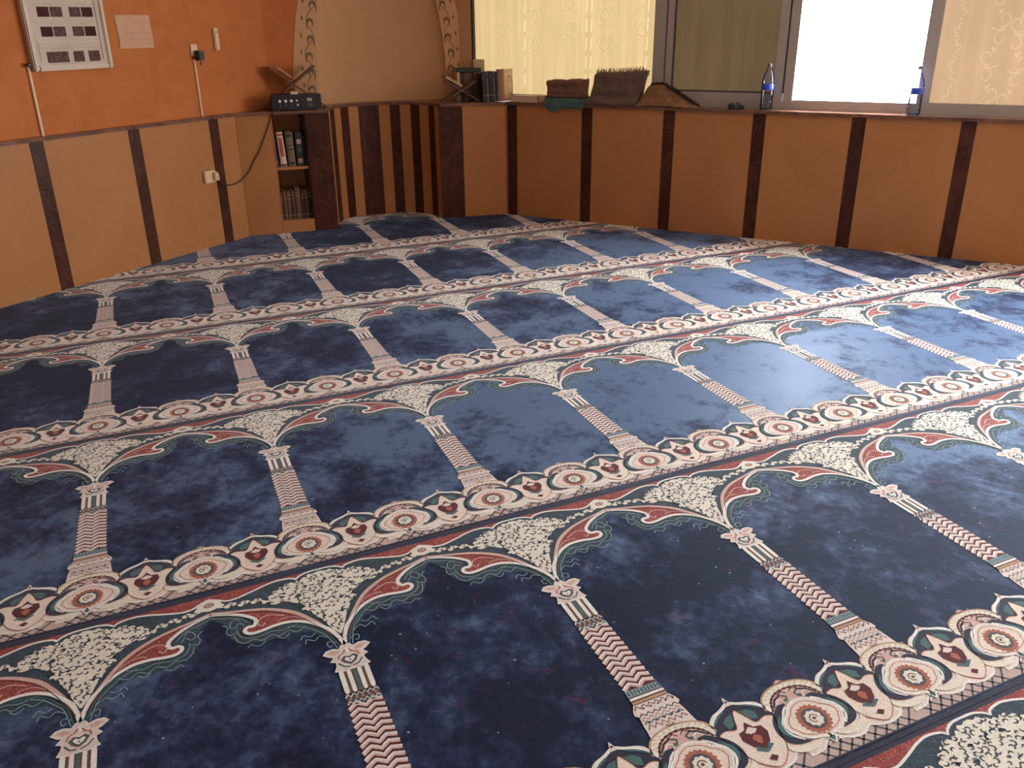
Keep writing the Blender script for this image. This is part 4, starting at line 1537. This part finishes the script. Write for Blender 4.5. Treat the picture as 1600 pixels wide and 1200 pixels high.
for x_ in (-.14, .14):
    m_ = MB()
    m_.lathe([(.012, 0), (.012, .008)], 'black_plastic', 10, Matrix.Translation((x_, .03, 0)))
    m_.build('foot', t)
t = T(DL, 0.437, 0.03, CAPZ + .1095, 'tissue_packet', 'small pink and white packet lying on top of the amplifier', 'packet')
m_ = MB()
m_.rbox(-.030, .030, 0, .075, 0, .020, 'label_pink', .006)
m_.rbox(-.026, .026, -.001, .06, .004, .010, 'knob_white', .002)
m_.build('wrapper', t)


# ---- folding book stands
def stand(t, L1, R1, half_top, half_foot, zt, dep, th=.012):
    """two interleaved planks crossing in an X"""
    for sg in (-1, 1):
        m_ = MB()
        a, b = Vector((sg * half_foot, 0)), Vector((-sg * half_top, zt))
        d_ = (b - a).normalized()
        nn = Vector((-d_.y, d_.x)) * th / 2
        N = 10
        # scalloped foot: the plank is cut in two legs below the crossing
        for (y0, y1) in ((0, dep * .30), (dep * .70, dep)) if sg > 0 else ((dep * .02, dep * .28), (dep * .72, dep * .98)):
            e = a + (b - a) * .62
            q = [a - nn, e - nn, e + nn, a + nn]
            m_.hexa([(q[0].x, y0, max(0, q[0].y)), (q[1].x, y0, q[1].y), (q[1].x, y1, q[1].y), (q[0].x, y1, max(0, q[0].y)), (q[3].x, y0, max(0, q[3].y)), (q[2].x, y0, q[2].y), (q[2].x, y1, q[2].y), (q[3].x, y1, max(0, q[3].y))], 'wood')
        e = a + (b - a) * .60
        q = [e - nn, b - nn, b + nn, e + nn]
        m_.hexa([(q[0].x, 0, q[0].y), (q[1].x, 0, q[1].y), (q[1].x, dep, q[1].y), (q[0].x, dep, q[0].y), (q[3].x, 0, q[3].y), (q[2].x, 0, q[2].y), (q[2].x, dep, q[2].y), (q[3].x, dep, q[3].y)], 'wood')
        m_.tube([(b.x, dep * .1, b.y), (b.x, dep * .9, b.y)], th * .62, 'wood', 8)
        m_.build('plank', t)


t = T(DL, 0.455, 0.192, CAPZ + .0005, 'book_stand', 'folding dark wooden book stand crossed in an X behind the amplifier', 'book stand', 'wooden book stands')
stand(t, 0, 0, .165, .232, .290, .115)
bs = t
t = T(DL, 0.40, 0.200, CAPZ + .248, 'thin_book', 'thin pale book lying on the sloping plank behind the amplifier', 'book')
t.rotation_euler[1] = math.radians(36.5)
m_ = MB()
m_.rbox(-.075, .058, 0, .095, 0, .003, 'label_pink', .001)
m_.build('cover', t)
m_ = MB()
m_.rbox(-.073, .056, .002, .093, .003, .010, 'page', .001)
m_.build('page_block', t)

t = T(DR, 0.215, 0.12, CAPZ + .0005, 'book_stand', 'folding dark wooden book stand at the niche edge with a maroon book on it', 'book stand', 'wooden book stands')
stand(t, 0, 0, .118, .150, .150, .14)
t = T(DR, 0.213, 0.115, CAPZ + .095, 'leaning_book', 'maroon book with cream page edges lying on the low wooden stand', 'book')
for sg in (-1,):
    m_ = MB()
    d_ = Vector((sg * .80, .46)).normalized()
    nn = Vector((-d_.y, d_.x)) * (1 if sg > 0 else -1)
    a0 = Vector((0, .012))
    def slabp(l0, l1, h0, h1, mt, y0, y1):
        p = [a0 + d_ * l0 + nn * h0, a0 + d_ * l1 + nn * h0, a0 + d_ * l1 + nn * h1, a0 + d_ * l0 + nn * h1]
        m_.hexa([(p[0].x, y0, p[0].y), (p[1].x, y0, p[1].y), (p[1].x, y1, p[1].y), (p[0].x, y1, p[0].y), (p[3].x, y0, p[3].y), (p[2].x, y0, p[2].y), (p[2].x, y1, p[2].y), (p[3].x, y1, p[3].y)], mt)
    slabp(.0, .150, .0, .004, 'maroon_cover', 0, .145)
    m_.build('cover', t)
    m_ = MB()
    slabp(.0, .145, .004, .024, 'page', .004, .141)
    m_.build('page_block', t)

# ---- books at the corner of the ledge
x_ = .200
for i, (w_, h_, cov, lab) in enumerate(((.024, .212, 'cream_cover', 'cream book standing under the dark green book, nearest the niche'), (.026, .205, 'dark_brown_cover', 'dark book standing second under the dark green book'), (.074, .205, 'brown_cover', 'thick reddish brown book standing under the dark green book'), (.040, .200, 'dark_brown_cover', 'dark brown book standing last under the dark green book'))):
    x_ += w_ / 2
    t = T(DR, x_ + .010, 0.268, CAPZ + .0005, 'book', lab, 'book', 'books behind the low stand')
    book(t, w_, .125, h_, cov)
    x_ += w_ / 2 + .002
t = T(DR, 0.305, 0.262, CAPZ + .2135, 'book', 'dark green book lying flat on top of the standing books', 'book', 'books behind the low stand')
book(t, .205, .13, .030, 'green_cover', lying=True, spine_front=True)
t = T(DR, 0.455, 0.290, CAPZ + .0005, 'box_file', 'tall tan card file standing against the window corner', 'file', turn=-0.06)
m_ = MB()
m_.rbox(-.105, .105, 0, .055, 0, .305, 'card', .004)
m_.build('case', t)
m_ = MB()
m_.rbox(.070, .100, -.002, .001, .10, .28, 'cream_cover', .001)
m_.build('spine_label', t)
x_ = .376
for i, (w_, h_, lean, cov) in enumerate(((.024, .205, -.04, 'black_cover'), (.026, .215, -.04, 'slate_cover'), (.024, .220, -.04, 'black_cover'), (.022, .221, -.04, 'slate_cover'), (.024, .219, -.04, 'black_cover'), (.020, .214, -.04, 'slate_cover'))):
    x_ += w_ / 2
    t = T(DR, x_, 0.065, CAPZ + .001, 'book', 'dark hardback, %s from the niche in the row by the window' % ords[i], 'book', 'dark hardbacks in a row')
    t.rotation_euler[1] = lean
    book(t, w_, .16, h_, cov, bands=[(.80, .90, .7, 'slate_cover' if cov == 'black_cover' else 'black_cover'), (.2, .23, .8, 'gilt')])
    x_ += w_ / 2 + .003
t = T(RW, -0.048, 0.020, CAPZ + .0005, 'book', 'thick book with salmon spine and cream cover with an oval ornament', 'book', turn=-0.06)
t.rotation_euler[1] = -0.03
book(t, .068, .165, .238, 'salmon_cover')
m_ = MB()
m_.rbox(.0342, .0362, .002, .163, .002, .236, 'cream_cover', .0006)
m_.build('front_cover', t)
m_ = MB()
for (y0, y1, z0, z1) in ((.012, .153, .012, .015), (.012, .153, .223, .226), (.012, .015, .012, .226), (.150, .153, .012, .226)):
    m_.box(.0358, .0372, y0, y1, z0, z1, 'gilt')
ov = [(.0, .048 * math.cos(2 * pi * k_ / 24), .075 * math.sin(2 * pi * k_ / 24)) for k_ in range(24)]
for k_ in range(24):
    a, b = ov[k_], ov[(k_ + 1) % 24]
    for f0, f1 in ((1.0, .78), (.55, .40)):
        q = [(.0368, .0825 + a[1] * f0, .119 + a[2] * f0), (.0368, .0825 + b[1] * f0, .119 + b[2] * f0), (.0368, .0825 + b[1] * f1, .119 + b[2] * f1), (.0368, .0825 + a[1] * f1, .119 + a[2] * f1)]
        m_.add(q, [(0, 1, 2, 3)], 'gilt')
m_.build('oval_ornament', t)
t = T(RW, 0.165, 0.008, CAPZ + .0005, 'book', 'white paged book lying flat on the ledge before the bright pane', 'book')
book(t, .235, .10, .048, 'cream_cover', pages='white_cover', lying=True)
t = T(RW, 0.316, 0.016, CAPZ + .0005, 'box', 'small tan card box between the flat book and the folded rugs', 'box')
m_ = MB()
m_.rbox(-.026, .026, 0, .085, 0, .050, 'card', .003)
m_.build('carton', t)
m_ = MB()
m_.rbox(-.0265, .0265, -.001, .084, .044, .0515, 'cream_cover', .002)
m_.build('lid', t)


# ---- folded prayer rugs
def folded(t, prof, w, mat, topfun, seed, skew=0.0, part='folded_cloth', nseg=22):
    """closed cross-section (y, z) drawn out along x; heights follow topfun, edges sag and bulge"""
    rr = random.Random(seed)
    P = crom([(a, b) for a, b in prof], 4, True)
    n_ = len(P)
    zmax = max(q.y for q in P)
    ph = [rr.uniform(0, 6.28) for _ in range(6)]
    vs, fs = [], []
    for i in range(nseg + 1):
        u_ = i / nseg
        for q in P:
            hz = q.y / zmax
            x = (u_ - .5) * w * (1 + .03 * math.sin(ph[0] + hz * 5)) + skew * hz * (0.35 + .65 * u_)
            y = q.x + .004 * math.sin(ph[1] + u_ * 9 + hz * 3) + .003 * math.sin(ph[2] + u_ * 21 + hz * 8)
            z = q.y * topfun(u_) + .003 * hz * math.sin(ph[3] + u_ * 13) + .0015 * math.sin(ph[4] + u_ * 29 + q.x * 60) * hz
            vs.append((x, y, max(0, z)))
    for i in range(nseg):
        for k_ in range(n_):
            k2 = (k_ + 1) % n_
            fs.append((i * n_ + k_, i * n_ + k2, (i + 1) * n_ + k2, (i + 1) * n_ + k_))
    fs.append(tuple(range(n_)))
    fs.append(tuple(nseg * n_ + k_ for k_ in range(n_))[::-1])
    m_ = MB()
    m_.add(vs, fs, mat)
    return m_.build(part, t, True)


def fringe(t, pts, length, mat, seed, dirv=(0, 0, 1), n=60):
    """loose threads along an edge"""
    rr = random.Random(seed)
    m_ = MB()
    P = [Vector(q) for q in pts]
    for k_ in range(n):
        f_ = k_ / (n - 1) * (len(P) - 1)
        i = min(int(f_), len(P) - 2)
        a = P[i].lerp(P[i + 1], f_ - i)
        L_ = length * rr.uniform(.5, 1.1)
        d_ = Vector(dirv).normalized() + Vector((rr.uniform(-.5, .5), rr.uniform(-.5, .2), rr.uniform(-.2, .2)))
        d_.normalize()
        m_.tube([a - d_ * .006, a + d_ * L_ * .5, a + d_ * L_ + Vector((rr.uniform(-.4, .4) * L_, 0, 0))], [.0034, .0028, .0012], mat, 4)
    o = m_.build('fringe', t)
    o['kind'] = 'stuff'
    return o


t = T(RW, 0.530, 0.002, CAPZ + .0005, 'prayer_rug', 'thin teal cloth spread under the small brown rug and drooping over the ledge', 'rug', 'folded prayer rugs on the ledge')
prof = [(-.006, .004), (-.022, -.006), (-.030, .006), (-.020, .026), (.02, .040), (.11, .042), (.112, .0), (.04, 0)]
folded(t, prof, .35, 'rug_teal', lambda u_: .9 + .2 * math.sin(u_ * 3), 5)
m_ = MB()
vs, fs = [], []
N = 20
for i in range(N + 1):
    u_ = i / N
    L_ = .030 + .038 * max(0, math.sin(u_ * 7.5 - .3)) * (1 - u_ * .8)
    for (y, z) in ((-.020, .024), (-.030, .008), (-.034, -.4 * L_), (-.031, -L_), (-.027, -L_), (-.027, -.4 * L_), (-.022, .004)):
        vs.append(((u_ - .5) * .33 - .005, y + .003 * math.sin(u_ * 17), z))
for i in range(N):
    for k_ in range(7):
        k2 = (k_ + 1) % 7
        fs.append((i * 7 + k_, i * 7 + k2, (i + 1) * 7 + k2, (i + 1) * 7 + k_))
fs += [tuple(range(7)), tuple(N * 7 + k_ for k_ in range(7))[::-1]]
m_.add(vs, fs, 'rug_teal')
m_.build('drooping_edge', t, True)
t = T(RW, 0.515, 0.016, CAPZ + .043, 'prayer_rug', 'small reddish brown rug folded square on the teal cloth', 'rug', 'folded prayer rugs on the ledge')
prof = [(.004, .0), (-.006, .012), (.002, .026), (-.004, .040), (.008, .050), (.010, .085), (.002, .100), (.012, .126), (.06, .132), (.082, .124), (.088, .06), (.086, .0)]
folded(t, prof, .315, 'rug_brown', lambda u_: .93 + .10 * u_, 9)
t = T(RW, 0.900, 0.004, CAPZ + .0005, 'prayer_rug', 'large greyish brown rug folded upright with a tan fringed top', 'rug', 'folded prayer rugs on the ledge')
prof = [(-.010, .004), (-.026, .018), (-.020, .040), (.0, .052), (.012, .060), (.010, .10), (.018, .15), (.012, .20), (.020, .228), (.045, .236), (.072, .228), (.085, .15), (.098, .06), (.10, .0)]
folded(t, prof, .360, 'rug_grey', lambda u_: .93 + .09 * u_ + .012 * math.sin(u_ * 8), 14, 0.085)
m_ = MB()
t2 = t
folded(t, [(-.016, .0), (-.032, .012), (-.028, .034), (.0, .042), (.05, .040), (.05, 0)], .39, 'rug_grey', lambda u_: 1 + .1 * math.sin(u_ * 5), 15, 0, 'bottom_fold')
fringe(t, [(-.140, .04, .224), (-.06, .035, .226), (.05, .03, .232), (.16, .03, .240), (.245, .03, .240)], .034, 'fringe_tan', 3, (0.1, 0, 1), 70)
fringe(t, [(.245, .03, .237), (.238, .03, .205)], .045, 'fringe_tan', 4, (1, 0, .35), 14)
t = T(RW, 1.325, 0.006, CAPZ + .0005, 'prayer_rug', 'tan brown rug heaped in a low mound with dark fringes', 'rug', 'folded prayer rugs on the ledge')
prof = [(-.008, .004), (-.020, .014), (-.012, .040), (.004, .075), (.014, .120), (.030, .152), (.055, .158), (.080, .140), (.098, .08), (.10, .0)]


def mound(u_):
    pts = [(0, .22), (.06, .45), (.14, .85), (.24, 1.0), (.42, .98), (.52, .84), (.68, .62), (.82, .36), (.93, .16), (1.0, .06)]
    for (a, b), (c, d) in zip(pts, pts[1:]):
        if a <= u_ <= c:
            return b + (d - b) * (u_ - a) / (c - a)
    return .06


folded(t, prof, .46, 'rug_tan', mound, 21, 0.0, nseg=40)
edge = [((u_ - .5) * .46, .03, .155 * mound(u_)) for u_ in (.20, .28, .36, .42, .48, .55, .62, .70, .78, .86, .94, 1.0)]
fringe(t, edge, .030, 'fringe_dark', 6, (.4, -.5, .45), 160)
fringe(t, [((u_ - .5) * .46, .015, .150 * mound(u_)) for u_ in (.48, .55, .62, .70, .80, .92)], .020, 'fringe_dark', 8, (.5, -.6, .1), 60)
t = T(RW, 1.825, 0.015, CAPZ + .0005, 'crumpled_cloth', 'small dark greenish rag crumpled on the ledge by the dull pane', 'rag')
m_ = MB()
bm = bmesh.new()
bmesh.ops.create_icosphere(bm, subdivisions=3, radius=1)
rr = random.Random(5)
for v in bm.verts:
    k_ = 1 + .25 * math.sin(v.co.x * 5 + v.co.y * 4) + .15 * math.sin(v.co.z * 9 + v.co.x * 7)
    v.co = Vector((v.co.x * .055 * k_, .035 + v.co.y * .035 * k_, max(0, .014 + v.co.z * .024 * k_ * (1 - .4 * v.co.x))))
m_.frombm(bm, 'cloth_dark')
m_.build('cloth', t, True)


# ---- water bottles
def bottle(s_, n_, lab, H):
    t = T(RW, s_, n_, CAPZ + .0005, 'water_bottle', lab, 'bottle', 'clear plastic water bottles on the ledge')
    k_ = H / .31
    prof = [(.030, 0), (.038, .004), (.041, .014), (.041, .060), (.0395, .066), (.041, .072), (.041, .128), (.0405, .178), (.041, .185), (.039, .205), (.033, .228), (.024, .250), (.0155, .268), (.0135, .276), (.0135, .284)]
    inner = [(a - .0012, b) for a, b in prof[::-1]]
    m_ = MB()
    m_.lathe([(a, b * k_) for a, b in prof], 'pet', 28)
    m_.build('body', t, True)
    m_ = MB()
    m_.lathe([(.028, .004), (.0365, .008), (.0392, .016), (.0392, .118 * k_), (.002, .1185 * k_)], 'water', 28)
    m_.build('water', t, True)
    m_ = MB()
    m_.lathe([(.0416, .132 * k_), (.0420, .133 * k_), (.0420, .172 * k_), (.0416, .173 * k_)], 'bottle_blue', 28)
    m_.build('label', t, True)
    m_ = MB()
    m_.lathe([(.0142, .284 * k_), (.0150, .286 * k_), (.0150, .302 * k_), (.0135, .304 * k_)], 'cap_grey', 18)
    m_.lathe([(.0165, .278 * k_), (.0165, .2815 * k_)], 'pet', 18)
    m_.build('cap', t)
    return t


bottle(2.018, 0.062, 'clear water bottle with blue band standing before the window frame', .305)
bottle(2.955, 0.030, 'clear water bottle with blue band beside the bright white pane', .300)
